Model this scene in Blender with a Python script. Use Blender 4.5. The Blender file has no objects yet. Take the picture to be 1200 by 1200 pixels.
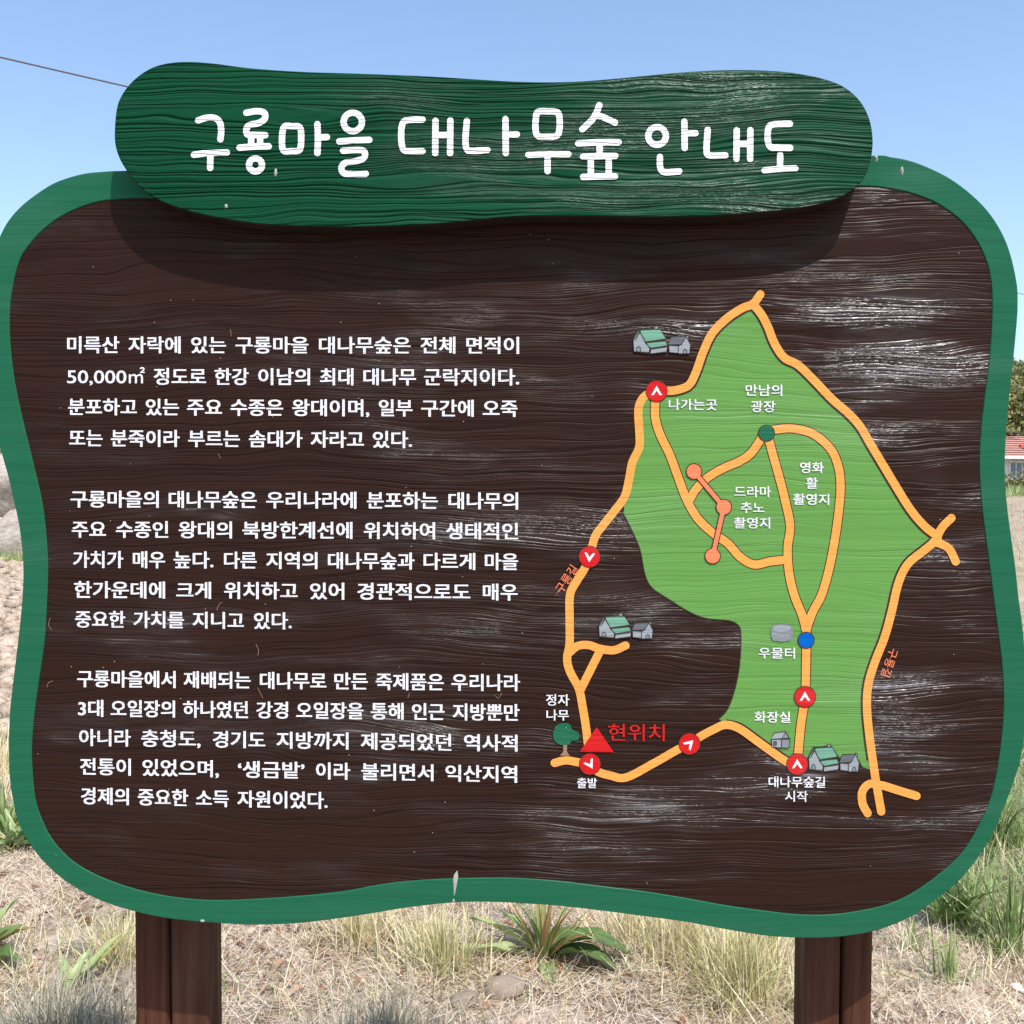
import bpy, bmesh, math, random
import numpy as np
from mathutils import Vector, Matrix, noise as mnoise

random.seed(7)
rng = np.random.default_rng(11)
R = math.radians
scene = bpy.context.scene
col = scene.collection

# ---------------------------------------------------------------- camera
CAM = Vector((0.0, -1.5, 1.5))
PITCH, YAW, ROLL = 2.2, 2.0, 0.25
ROT = Matrix.Rotation(R(YAW), 3, 'Z') @ Matrix.Rotation(R(90 - PITCH), 3, 'X') @ Matrix.Rotation(R(ROLL), 3, 'Z')
cam_d = bpy.data.cameras.new('camera')
cam = bpy.data.objects.new('camera', cam_d)
col.objects.link(cam)
cam.matrix_world = Matrix.Translation(CAM) @ ROT.to_4x4()
cam_d.lens, cam_d.sensor_width = 36.0, 36.0
cam_d.clip_start, cam_d.clip_end = 0.05, 5000
scene.camera = cam

# ---------------------------------------------------------------- light
SUN_EL, SUN_AZ = 58.0, 31.0           # azimuth measured from -Y towards +X
sd = Vector((math.sin(R(SUN_AZ)) * math.cos(R(SUN_EL)), -math.cos(R(SUN_AZ)) * math.cos(R(SUN_EL)), math.sin(R(SUN_EL))))
sun_d = bpy.data.lights.new('sun', 'SUN')
sun_d.energy, sun_d.angle, sun_d.color = 3.25, R(0.53), (1.0, 0.955, 0.89)
sun = bpy.data.objects.new('sun', sun_d)
col.objects.link(sun)
sun.rotation_euler = sd.to_track_quat('Z', 'Y').to_euler()
sun.location = (3, -4, 8)
world = bpy.data.worlds.new('World')
scene.world = world
world.use_nodes = True
wn = world.node_tree
sky = wn.nodes.new('ShaderNodeTexSky')
sky.sky_type = 'NISHITA'
sky.sun_disc = False
sky.sun_elevation = R(SUN_EL)
sky.sun_rotation = R(180 - SUN_AZ)
sky.air_density, sky.dust_density, sky.ozone_density = 1.0, 1.5, 1.9
bg = wn.nodes['Background']
bg.inputs['Strength'].default_value = 0.15
wn.links.new(sky.outputs[0], bg.inputs[0])
scene.view_settings.view_transform = 'Standard'
scene.view_settings.look = 'None'
scene.view_settings.gamma = 1
scene.view_settings.use_curve_mapping = False
scene.view_settings.exposure = 0.74
scene.cycles.max_bounces = 6
scene.cycles.transparent_max_bounces = 4

# ---------------------------------------------------------------- helpers
def ray(px, py):
    return ROT @ Vector(((px - 600) / 1200, -(py - 600) / 1200, -1.0))

def P(px, py, Y=0.0):
    """where the sight line through a traced point meets the vertical plane y=Y"""
    d = ray(px, py)
    t = (Y - CAM.y) / d.y
    return CAM + d * t

def G(px, py, z=0.0):
    d = ray(px, py)
    t = (z - CAM.z) / d.z
    return CAM + d * t

def tag(o, label=None, cat=None, group=None, kind=None):
    if label: o['label'] = label
    if cat: o['category'] = cat
    if group: o['group'] = group
    if kind: o['kind'] = kind
    return o

def empty(name, loc=(0, 0, 0)):
    o = bpy.data.objects.new(name, None)
    o.location = loc
    o.empty_display_size = 0.1
    col.objects.link(o)
    return o

def link(name, me, m, parent=None):
    o = bpy.data.objects.new(name, me)
    if m: 
        me.materials.clear()
        me.materials.append(m)
    col.objects.link(o)
    if parent: o.parent = parent
    return o

def mesh_np(name, V, F, tint=None, smooth=False):
    """V (n,3) float, F (m,k) int, equal sized faces"""
    V = np.asarray(V, dtype=np.float32); F = np.asarray(F, dtype=np.int32)
    me = bpy.data.meshes.new(name)
    me.vertices.add(len(V)); me.vertices.foreach_set('co', V.ravel())
    k = F.shape[1]
    me.loops.add(F.size); me.loops.foreach_set('vertex_index', F.ravel())
    me.polygons.add(len(F))
    me.polygons.foreach_set('loop_start', np.arange(len(F), dtype=np.int32) * k)
    me.update(calc_edges=True)
    if smooth:
        me.polygons.foreach_set('use_smooth', np.ones(len(F), dtype=bool))
    if tint is not None:
        a = me.attributes.new('tint', 'FLOAT', 'POINT')
        a.data.foreach_set('value', np.asarray(tint, dtype=np.float32))
    return me

def catmull(pts, sub=6, closed=False):
    p = [Vector((a, b)) for a, b in pts]
    n = len(p); out = []
    rngk = range(n) if closed else range(n - 1)
    for i in rngk:
        if closed:
            a, b, c, d = p[(i-1) % n], p[i], p[(i+1) % n], p[(i+2) % n]
        else:
            b, c = p[i], p[i+1]
            a = p[i-1] if i > 0 else b * 2 - c
            d = p[i+2] if i + 2 < n else c * 2 - b
        for s in range(sub):
            t = s / sub
            out.append(0.5 * ((2*b) + (-a + c)*t + (2*a - 5*b + 4*c - d)*t*t + (-a + 3*b - 3*c + d)*t**3))
    if not closed: out.append(p[-1])
    return [(v.x, v.y) for v in out]

def lin(r, g, b):
    f = lambda c: ((c/255 + 0.055) / 1.055) ** 2.4 if c > 10.3 else c / 255 / 12.92
    return (f(r), f(g), f(b), 1)

# ---------------------------------------------------------------- node helpers
class NT:
    def __init__(s, name):
        s.m = bpy.data.materials.new(name); s.m.use_nodes = True
        s.t = s.m.node_tree; s.b = s.t.nodes['Principled BSDF']
    def n(s, t, **k):
        x = s.t.nodes.new(t)
        for a, v in k.items(): setattr(x, a, v)
        return x
    def l(s, a, b): s.t.links.new(a, b)
    def put(s, inp, v):
        if isinstance(v, bpy.types.NodeSocket): s.l(v, inp)
        else: inp.default_value = v
    def math(s, op, a, b=0.0, c=0.0, clamp=False):
        x = s.n('ShaderNodeMath', operation=op, use_clamp=clamp)
        s.put(x.inputs[0], a); s.put(x.inputs[1], b); s.put(x.inputs[2], c)
        return x.outputs[0]
    def noise(s, vec, scale=1.0, detail=2.0, rough=0.5, dist=0.0, dim='3D'):
        x = s.n('ShaderNodeTexNoise', noise_dimensions=dim)
        s.l(vec, x.inputs['Vector'])
        x.inputs['Scale'].default_value = scale; x.inputs['Detail'].default_value = detail
        x.inputs['Roughness'].default_value = rough; x.inputs['Distortion'].default_value = dist
        return x.outputs['Fac']
    def comb(s, a, b, c=0.0):
        x = s.n('ShaderNodeCombineXYZ')
        s.put(x.inputs[0], a); s.put(x.inputs[1], b); s.put(x.inputs[2], c)
        return x.outputs[0]
    def ramp(s, fac, stops):
        x = s.n('ShaderNodeValToRGB'); s.l(fac, x.inputs[0])
        e = x.color_ramp.elements
        while len(e) < len(stops): e.new(0.5)
        for q, (p, c) in zip(e, stops):
            q.position = p; q.color = c if len(c) == 4 else (*c, 1)
        return x.outputs[0]
    def mix(s, fac, a, b):
        x = s.n('ShaderNodeMix', data_type='RGBA')
        s.put(x.inputs[0], fac); s.put(x.inputs[6], a); s.put(x.inputs[7], b)
        return x.outputs[2]
    def maprange(s, v, a, b, c=0.0, d=1.0):
        x = s.n('ShaderNodeMapRange', clamp=True, interpolation_type='SMOOTHSTEP')
        s.put(x.inputs[0], v)
        for i, q in enumerate((a, b, c, d)): x.inputs[i+1].default_value = q
        return x.outputs[0]

def px_local(px, py, Y=0.0):
    p = P(px, py, Y); return p.x - ROOT.x, p.z - ROOT.z

ROOT = Vector((P(600, 1000).x, 0.09, 0.0))     # foot of the sign
KNOTS_PANEL = [(263, 606, 95, 17, 1), (335, 712, 50, 13, 1), (990, 462, 110, 14, 1), (745, 535, 80, 13, 1),
               (217, 972, 55, 12, 1), (352, 1000, 55, 14, 1), (1135, 556, 60, 16, 1), (1015, 392, 80, 12, 1),
               (470, 960, 60, 10, 1), (1090, 775, 70, 14, 1), (1075, 345, 60, 12, 1), (600, 300, 90, 16, 1), (700, 690, 60, 10, 1)]
KNOTS_TITLE = [(700, 205, 150, 18, 1), (320, 135, 90, 14, 1), (480, 215, 110, 12, 1)]

def wood(name, base, dark, rough=0.4, spec=0.5, fine=1.0, ring=1.0, bump=1.0, Y=0.0, knots=KNOTS_PANEL, seed=0.0,
         tone=0.35, vertical=False, painted_glare=0.0, patch=True, period=1.0, ringpow=9.0, ringscale=46.0, patches=(), spark=0.0):
    """brushed softwood under paint: fine raised grain, growth rings that bend round knots"""
    q = NT(name)
    tc = q.n('ShaderNodeTexCoord'); sp = q.n('ShaderNodeSeparateXYZ')
    q.l(tc.outputs['Object'], sp.inputs[0])
    X, Z, YY = sp.outputs[0], sp.outputs[2], sp.outputs[1]
    if vertical: X, Z = sp.outputs[2], q.math('ADD', sp.outputs[0], q.math('MULTIPLY', YY, 1.7))
    xs = q.math('ADD', X, seed)
    w1 = q.noise(q.comb(q.math('MULTIPLY', xs, 2.0), q.math('MULTIPLY', Z, 7.0)), 1, 2)
    w2 = q.noise(q.comb(q.math('MULTIPLY', xs, 7.0), q.math('MULTIPLY', Z, 26.0)), 1, 1)
    zz = q.math('ADD', Z, q.math('MULTIPLY', q.math('SUBTRACT', w1, 0.5), 0.075 if not vertical else 0.02))
    zz = q.math('ADD', zz, q.math('MULTIPLY', q.math('SUBTRACT', w2, 0.5), 0.012 if not vertical else 0.004))
    flat = None
    if not vertical:
        for (kx, ky, rx, rz, k) in knots:
            cx, cz = px_local(kx, ky, Y)
            s = 1.5 / 1200
            dx = q.math('MULTIPLY', q.math('SUBTRACT', X, cx), 1 / (rx * s))
            dz = q.math('SUBTRACT', Z, cz)
            dzn = q.math('MULTIPLY', dz, 1 / (rz * s))
            e = q.math('ADD', q.math('MULTIPLY', dx, dx), q.math('MULTIPLY', dzn, dzn))
            g = q.math('POWER', 2.718, q.math('MULTIPLY', e, -1.0))
            zz = q.math('SUBTRACT', zz, q.math('MULTIPLY', q.math('MULTIPLY', dz, g), 0.88 * k))
            flat = g if flat is None else q.math('MAXIMUM', flat, g)
    v1 = q.comb(q.math('MULTIPLY', xs, 3.2 * period), q.math('MULTIPLY', zz, 330.0 * period))
    A = q.noise(v1, 1, 3, 0.6)
    Rg = q.math('SUBTRACT', 1.0, q.math('ABSOLUTE', q.math('SUBTRACT', q.math('MULTIPLY', q.noise(q.comb(q.math('MULTIPLY', xs, 1.3 * period), q.math('MULTIPLY', zz, 150.0 * period), 9.0), 1, 1), 2.0), 1.0)))
    Rg = q.math('POWER', Rg, 12.0)
    v2 = q.comb(q.math('MULTIPLY', xs, 1.1), q.math('MULTIPLY', zz, ringscale), 3.0)
    B = q.noise(v2, 1, 1, 0.5)
    L = q.math('SUBTRACT', 1.0, q.math('ABSOLUTE', q.math('SUBTRACT', q.math('MULTIPLY', B, 2.0), 1.0)))
    L = q.math('POWER', L, ringpow)
    ms = q.noise(q.comb(q.math('MULTIPLY', xs, 3.2), q.math('MULTIPLY', Z, 13.0), 7.0), 1, 3, 0.6)
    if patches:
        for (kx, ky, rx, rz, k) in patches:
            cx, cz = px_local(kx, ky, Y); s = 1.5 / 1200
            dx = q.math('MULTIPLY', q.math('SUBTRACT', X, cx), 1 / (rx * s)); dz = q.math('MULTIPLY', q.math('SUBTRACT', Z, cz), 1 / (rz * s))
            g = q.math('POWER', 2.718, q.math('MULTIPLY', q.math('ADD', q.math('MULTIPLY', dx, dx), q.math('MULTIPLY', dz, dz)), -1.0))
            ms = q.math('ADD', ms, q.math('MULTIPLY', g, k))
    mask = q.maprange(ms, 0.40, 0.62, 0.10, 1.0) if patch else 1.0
    h = q.math('MULTIPLY', q.math('MULTIPLY', A, fine), mask)
    if spark:
        sk = q.noise(q.comb(q.math('MULTIPLY', xs, 90.0), q.math('MULTIPLY', zz, 560.0), 2.0), 1, 1)
        h = q.math('ADD', h, q.math('MULTIPLY', q.math('MULTIPLY', sk, spark), q.maprange(ms, 0.50, 0.66)))
    if flat is not None:
        h = q.math('MULTIPLY', h, q.math('SUBTRACT', 1.0, q.math('MULTIPLY', flat, 0.75)))
    mid = q.math('MULTIPLY', Rg, q.math('MULTIPLY', q.maprange(ms, 0.3, 0.6, 0.25, 1.0), 0.45 * fine))
    if flat is not None: mid = q.math('MULTIPLY', mid, q.math('SUBTRACT', 1.0, q.math('MULTIPLY', flat, 0.6)))
    h = q.math('SUBTRACT', h, mid)
    h = q.math('SUBTRACT', h, q.math('MULTIPLY', L, ring))
    bp = q.n('ShaderNodeBump'); bp.inputs['Strength'].default_value = 1.0
    bp.inputs['Distance'].default_value = 0.0022 * bump
    q.l(h, bp.inputs['Height']); q.l(bp.outputs[0], q.b.inputs['Normal'])
    tn = q.noise(q.comb(q.math('MULTIPLY', xs, 4.0), q.math('MULTIPLY', zz, 60.0), 5.0), 1, 3, 0.6)
    c = q.mix(q.math('MULTIPLY', q.maprange(tn, 0.3, 0.75), tone), base, dark)
    c = q.mix(q.math('MULTIPLY', L, 0.5), c, dark)
    if painted_glare > 0:   # whitish glare painted into the colour of the raised grain, in patches
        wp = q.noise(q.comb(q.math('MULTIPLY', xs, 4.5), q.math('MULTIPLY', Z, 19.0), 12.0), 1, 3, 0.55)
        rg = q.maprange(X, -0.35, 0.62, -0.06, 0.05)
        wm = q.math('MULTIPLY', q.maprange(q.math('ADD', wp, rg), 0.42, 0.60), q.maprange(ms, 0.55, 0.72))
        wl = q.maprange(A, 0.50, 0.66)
        wf = q.math('MULTIPLY', q.math('MULTIPLY', wm, wl), painted_glare)
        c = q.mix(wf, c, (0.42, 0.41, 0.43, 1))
    q.l(c, q.b.inputs['Base Color'])
    rr = q.maprange(ms, 0.3, 0.7, rough + 0.12, rough - 0.08)
    q.l(rr, q.b.inputs['Roughness'])
    q.l(q.maprange(ms, 0.45, 0.72, spec * 0.35, spec * 1.9), q.b.inputs['Specular IOR Level'])
    return q.m

M = {}
M['brown'] = wood('brown_paint', (0.027, 0.0120, 0.0085, 1), (0.013, 0.0065, 0.0048, 1), 0.32, 0.20, 1.0, 0.42, 0.85, painted_glare=0.75, spark=0.5, ringpow=22.0, ringscale=58.0,
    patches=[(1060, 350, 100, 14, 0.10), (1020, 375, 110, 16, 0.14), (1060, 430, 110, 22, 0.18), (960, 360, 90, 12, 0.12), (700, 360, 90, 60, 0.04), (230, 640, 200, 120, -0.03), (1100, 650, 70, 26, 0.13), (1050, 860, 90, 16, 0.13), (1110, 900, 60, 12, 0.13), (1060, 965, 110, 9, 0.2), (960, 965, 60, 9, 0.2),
             (520, 285, 480, 42, -0.16), (850, 940, 110, 28, 0.09), (530, 950, 120, 16, 0.10), (100, 270, 70, 10, 0.10), (640, 620, 90, 20, 0.08), (300, 450, 260, 90, -0.03), (900, 1040, 200, 22, -0.12), (300, 1020, 200, 22, -0.05), (1080, 760, 60, 30, -0.06), (720, 820, 120, 90, -0.05)])  # patch below the title keeps the painted glare out of its shadow
M['rim'] = wood('border_green_paint', (0.014, 0.108, 0.056, 1), (0.010, 0.088, 0.044, 1), 0.42, 0.16, 0.16, 0.10, 0.8, patch=True)
M['title'] = wood('title_green_paint', (0.0035, 0.056, 0.024, 1), (0.0015, 0.026, 0.011, 1), 0.38, 0.17, 1.3, 1.7, 1.0,
                  knots=KNOTS_TITLE, Y=-0.044, seed=3.7, period=0.95, ringpow=14.0, ringscale=105.0, spark=0.7, patches=[(760, 230, 200, 16, 0.09), (900, 150, 110, 40, 0.06), (600, 200, 80, 20, 0.06), (250, 150, 150, 80, -0.1), (700, 150, 60, 40, 0.06)])
M['edge'] = wood('board_edge_stain', (0.03, 0.018, 0.014, 1), (0.018, 0.012, 0.01, 1), 0.6, 0.3, 0.4, 0.4, 0.6)
M['post'] = wood('post_stain', (0.088, 0.036, 0.022, 1), (0.046, 0.020, 0.013, 1), 0.6, 0.10, 0.25, 0.8, 0.7, vertical=True, patch=False, tone=0.8, seed=1.3)

def paint(name, rgb, bumpk=0.35, rough=0.45):
    return wood(name, (*rgb, 1), tuple(c * 0.84 for c in rgb) + (1,), rough, 0.2, 1.0, 0.5, bumpk, tone=0.35)
M['white'] = paint('white_lettering', (0.74, 0.74, 0.77), 0.4)
M['title_white'] = wood('title_lettering', (0.80, 0.80, 0.82, 1), (0.66, 0.67, 0.69, 1), 0.45, 0.4, 0.5, 1.4, 0.5, knots=KNOTS_TITLE, Y=-0.044, seed=3.7, period=0.95, ringpow=14.0, ringscale=105.0, spark=0.7, patches=[(760, 230, 200, 16, 0.09), (900, 150, 110, 40, 0.06), (600, 200, 80, 20, 0.06), (250, 150, 150, 80, -0.1), (700, 150, 60, 40, 0.06)])
M['forest'] = paint('map_forest_green', (0.112, 0.270, 0.062), 0.35)
M['ink'] = paint('map_outline_ink', (0.035, 0.024, 0.018), 0.3)
M['orange'] = paint('map_road_orange', (0.84, 0.315, 0.070), 0.30)
M['salmon'] = paint('map_salmon', (0.78, 0.20, 0.09), 0.25)
M['red'] = paint('map_red', (0.52, 0.012, 0.014), 0.25)
M['redtext'] = paint('map_red_text', (0.52, 0.016, 0.014), 0.25)
M['dgreen'] = paint('map_dark_green', (0.010, 0.115, 0.055), 0.25)
M['blue'] = paint('map_blue', (0.0, 0.10, 0.42), 0.25)
M['roofg'] = paint('icon_roof_green', (0.14, 0.32, 0.23), 0.25)
M['grey'] = paint('icon_grey', (0.19, 0.21, 0.23), 0.25)
M['lgrey'] = paint('icon_light_grey', (0.27, 0.30, 0.32), 0.25)
M['dgrey'] = paint('icon_dark_grey', (0.11, 0.12, 0.14), 0.25)
M['bark_icon'] = paint('icon_trunk', (0.28, 0.17, 0.12), 0.25)

# ---------------------------------------------------------------- the sign
sign = empty('information_sign', ROOT)
tag(sign, 'large brown wooden guide map sign with wavy green border and green title board', 'sign')

def slab(name, outlines, Yf, Yb, m, parent, bevel=0.0012):
    cu = bpy.data.curves.new(name, 'CURVE'); cu.dimensions = '2D'; cu.fill_mode = 'BOTH'
    cu.extrude = abs(Yb - Yf) / 2 - bevel; cu.bevel_depth = bevel; cu.bevel_resolution = 1; cu.offset = -bevel
    for ol in outlines:
        sp = cu.splines.new('POLY'); sp.points.add(len(ol) - 1); sp.use_cyclic_u = True
        for p, (a, b) in zip(sp.points, ol):
            w = P(a, b, Yf); p.co = (w.x - ROOT.x, w.z - ROOT.z, 0, 1)
    ob = bpy.data.objects.new(name, cu); col.objects.link(ob)
    me = bpy.data.meshes.new_from_object(ob.evaluated_get(bpy.context.evaluated_depsgraph_get()))
    bpy.data.objects.remove(ob); bpy.data.curves.remove(cu)
    yc = (Yf + Yb) / 2 - ROOT.y
    me.transform(Matrix(((1, 0, 0, 0), (0, 0, -1, yc), (0, 1, 0, 0), (0, 0, 0, 1))))
    me.name = name
    return link(name, me, m, parent)

OUTER = [(0,276),(8,261),(20,246),(36,232),(60,216),(80,208),(100,203),(120,201),(140,200),(200,199),(300,204),(420,214),(560,222),(700,218),
 (820,205),(930,189),(1024,182),(1045,184),(1066,188),(1090,197),(1115,210),(1140,229),(1160,250),(1175,274),(1185,300),(1192,333),(1193,356),(1192,377),(1188,420),(1183,465),
 (1179,513),(1178,553),(1180,587),(1185,627),(1190,663),(1194,700),(1199,738),(1202,780),(1203,820),(1201,862),(1196,890),(1187,920),(1177,946),(1164,976),
 (1150,1000),(1130,1026),(1115,1040),(1100,1052),(1070,1073),(1033,1089),(1000,1096),(967,1099),(933,1099),(900,1097),(867,1092),(833,1086),(800,1080),(733,1071),
 (667,1063),(617,1059),(567,1057),(530,1058),(483,1063),(433,1071),(400,1076),(350,1082),(300,1084),(257,1082),(200,1077),(157,1068),(117,1055),(83,1037),
 (57,1016),(36,991),(22,966),(15,938),(11,910),(10,875),(11,837),(15,800),(21,750),(25,712),(27,677),(26,647),(22,615),(16,587),(9,557),(0,525),
 (-8,490),(-15,450),(-19,405),(-20,365),(-17,325),(-10,298)]
INNER = [(25,300),(19,316),(15,334),(12,354),(11,376),(12,405),(16,440),(22,472),(32,515),(43,560),(50,593),(54,627),(56,662),(55,700),(52,750),(45,800),(40,837),(37,875),(38,905),
 (41,935),(48,958),(60,982),(78,1003),(97,1017),(121,1029),(152,1040),(184,1048),(217,1053),(250,1055),(290,1054),(340,1051),(400,1045),(450,1036),(500,1031),(550,1029),
 (600,1029),(650,1032),(700,1038),(750,1044),(800,1052),(850,1061),(900,1068),(940,1072),(983,1071),(1033,1062),(1067,1048),(1100,1025),(1127,1000),(1147,968),(1160,938),
 (1168,905),(1174,862),(1176,830),(1176,805),(1174,775),(1170,742),(1165,705),(1160,665),(1153,612),(1149,573),(1148,535),(1150,500),(1154,464),(1159,425),(1162,387),
 (1163,350),(1160,320),(1153,298),(1143,279),(1128,260),(1105,242),(1080,230),(1050,222),(1010,218),(930,224),(820,240),(700,250),(560,252),(420,246),(300,237),(230,233),(176,232),(156,232),
 (130,234),(116,236),(96,242),(74,252),(54,266),(38,282)]
TITLE = [(134,160),(136,130),(142,112),(155,95),(174,81),(195,74),(220,72),(250,74),(280,78),(310,81),(360,84),(425,86),(500,89),(550,92),(600,95),(640,96),(680,95),
 (730,91),(780,86),(840,82),(890,82),(930,85),(965,92),(990,102),(1008,118),(1019,139),(1023,163),(1021,185),(1014,206),(1000,222),(975,235),(940,243),(890,249),(825,253),(750,254),(675,253),
 (600,254),(550,259),(500,263),(450,265),(400,266),(350,265),(300,262),(250,254),(210,244),(180,231),(160,215),(145,195),(137,178)]
PANEL_Y = 0.0013
outer, inner, title = catmull(OUTER, 5, True), catmull(INNER, 5, True), catmull(TITLE, 6, True)
border = slab('border', [outer, inner], 0.0, 0.045, M['rim'], sign)
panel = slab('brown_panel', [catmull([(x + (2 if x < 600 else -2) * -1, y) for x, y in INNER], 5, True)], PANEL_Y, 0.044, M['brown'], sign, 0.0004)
TY = -0.044
title_board = slab('title_board', [title], TY, -0.002, M['title'], sign, 0.0015)
title_board.data.materials.append(M['edge'])
for p in title_board.data.polygons:
    if abs(p.normal.y) < 0.5: p.material_index = 1

# flat print ------------------------------------------------------------
class Flat:
    """collects painted shapes lying on the board"""
    def __init__(s): s.v = []; s.f = []
    def add(s, pts, faces, Y):
        k = len(s.v)
        for a, b in pts:
            w = P(a, b, Y) - ROOT; s.v.append((w.x, w.y, w.z))
        s.f += [tuple(i + k for i in f) for f in faces]
    def poly(s, pts, Y):
        from mathutils.geometry import tessellate_polygon
        t = tessellate_polygon([[Vector((a, b, 0)) for a, b in pts]])
        s.add(pts, t, Y)
    def disc(s, cx, cy, r, Y, n=28):
        s.poly([(cx + r*math.cos(2*math.pi*i/n), cy + r*math.sin(2*math.pi*i/n)) for i in range(n)], Y)
    def ribbon(s, pts, w, Y, closed=False, smooth=True, caps=True, sub=6):
        c = catmull(pts, sub, closed) if smooth and len(pts) > 2 else pts
        if closed and not (smooth and len(pts) > 2): c = list(pts)
        n = len(c); L = []; Rr = []; N = []
        for i in range(n):
            if closed: a, b = c[i-1], c[(i+1) % n]
            else: a, b = c[max(i-1, 0)], c[min(i+1, n-1)]
            dx, dy = b[0]-a[0], b[1]-a[1]; l = math.hypot(dx, dy) or 1
            nx, ny = -dy/l, dx/l
            if (not smooth or len(pts) == 2) and (closed or 0 < i < n-1):   # mitre
                d1 = (c[i][0]-c[i-1][0], c[i][1]-c[i-1][1]); l1 = math.hypot(*d1) or 1
                k = max(0.35, abs((-d1[1]*nx + d1[0]*ny)/l1)); nx /= k; ny /= k
            L.append((c[i][0]+nx*w/2, c[i][1]+ny*w/2)); Rr.append((c[i][0]-nx*w/2, c[i][1]-ny*w/2)); N.append((nx, ny))
        faces = [(i, i+1, n+i+1, n+i) for i in range(n-1)]
        if closed: faces.append((n-1, 0, n, 2*n-1))
        s.add(L + Rr, faces, Y)
        if not closed and caps:
            for e, sg in ((0, -1), (n-1, 1)):
                nx, ny = N[e]; tx, ty = ny*sg, -nx*sg
                pp = [(c[e][0] + w/2*(nx*math.cos(t) + tx*math.sin(t)), c[e][1] + w/2*(ny*math.cos(t) + ty*math.sin(t))) for t in [math.pi*i/10 for i in range(11)]]
                s.add(pp, [tuple(range(11))], Y)
    def build(s, name, m, parent):
        me = bpy.data.meshes.new(name); me.from_pydata(s.v, [], s.f); me.update()
        return link(name, me, m, parent)

# title lettering, stroke by stroke
def A7(pts): return [(200 + x/3.158, 110 + y/3.158) for x, y in pts]
def B8(pts): return [(560 + x/3.0, 110 + y/3.0) for x, y in pts]
def ring(cx, cy, r): return [(cx + r*math.cos(t), cy + r*math.sin(t)) for t in [2*math.pi*i/10 for i in range(10)]]
TL = [
 (A7, [[(102,98),(130,89),(162,89),(181,104),(187,135),(184,168)], [(86,225),(140,219),(208,217)], [(147,226),(146,274)]]),
 (A7, [[(280,70),(318,64),(346,70),(348,92),(325,108),(295,114),(281,128),(284,150),(312,152),(350,153)], [(298,158),(298,190)], [(331,158),(331,190)], [(255,199),(310,195),(363,194)], ('o', ring(314,263,24))]),
 (A7, [('o', [(420,122),(450,120),(478,124),(483,165),(477,207),(447,212),(417,209),(412,165)]), [(543,112),(545,165),(543,220)], [(550,161),(578,160)]]),
 (A7, [('o', ring(674,104,34)), [(624,176),(680,172),(735,170)], [(638,210),(700,208),(718,216),(714,238),(680,250),(645,256),(632,274),(642,294),(680,297),(722,296)]]),
 (A7, [[(932,95),(880,97),(859,108),(853,150),(857,195),(872,211),(932,212)], [(980,100),(979,220)], [(1035,98),(1034,220)], [(984,152),(1030,152)]]),
 (lambda p: [(a, b) for a, b in p], [A7([(1096,100),(1091,170),(1096,205),(1115,211),(1172,208)]), B8([(97,88),(98,208)]), B8([(103,142),(137,142)])]),
 (B8, [('o', [(212,63),(245,61),(278,64),(287,85),(286,130),(274,149),(243,151),(213,149),(203,128),(204,85)]), [(178,214),(245,211),(318,212)], [(245,216),(245,272)]]),
 (B8, [[(427,40),(408,83),(367,125)], [(412,74),(446,84),(482,101)], [(353,174),(425,170),(495,170)], [(428,176),(428,214)], [(370,221),(425,219),(483,218)], [(397,226),(397,284)], [(460,226),(460,284)], [(370,292),(425,290),(482,290)]]),
 (B8, [('o', ring(630,148,31)), [(726,98),(727,190)], [(732,138),(765,138)], [(640,222),(641,258),(656,275),(708,272)]]),
 (B8, [[(808,126),(804,196),(814,216),(870,216)], [(910,128),(909,228)], [(958,128),(957,228)], [(914,176),(953,176)]]),
 (B8, [[(1097,105),(1040,107),(1022,120),(1019,160),(1028,186),(1050,189),(1098,190)], [(1063,215),(1062,260)], [(1008,269),(1062,264),(1116,262)]]),
]
for f, strokes in TL:
    F = Flat()
    for i, s in enumerate(strokes):
        Y = TY - 0.0008 - 0.00006 * i
        if isinstance(s, tuple): F.ribbon(f(s[1]), 7.4, Y, closed=True)
        else: F.ribbon(f(s), 7.4, Y)
    F.build('title_letter', M['title_white'], title_board)

# body text, word by word, from the built-in font
_cache = {}
def glyphs(text, bold):
    key = (text, bold)
    if key not in _cache:
        cu = bpy.data.curves.new('t', 'FONT'); cu.body = text; cu.size = 1.0; cu.resolution_u = 3
        cu.fill_mode = 'FRONT'
        ob = bpy.data.objects.new('t', cu); col.objects.link(ob)
        me = bpy.data.meshes.new_from_object(ob.evaluated_get(bpy.context.evaluated_depsgraph_get()))
        bpy.data.objects.remove(ob); bpy.data.curves.remove(cu)
        v = [(x.co.x, x.co.y) for x in me.vertices]; f = [tuple(p.vertices) for p in me.polygons]
        bpy.data.meshes.remove(me)
        _cache[key] = (v, f)
    return _cache[key]
EM_MID = 0.385
def word(F, text, x0, x1, yc, em, Y, bold=0.022, slope=0.0):
    v, f = glyphs(text, bold)
    a = min(p[0] for p in v); b = max(p[0] for p in v)
    k = (x1 - x0) / (b - a)
    k = (x1 - x0 - 2*bold*em) / (b - a); x0 += bold*em
    for i, (dx, dy) in enumerate(((-1, -1), (1, -1), (-1, 1), (1, 1), (0, 0)) if bold > 0 else ((0, 0),)):
        ox, oy = dx*bold*em, dy*bold*0.4*em
        F.add([(ox + x0 + (p[0]-a)*k, oy + yc + slope*(x0 + (p[0]-a)*k) - (p[1] - EM_MID)*em) for p in v], f, Y - 0.00002*i)
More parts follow.
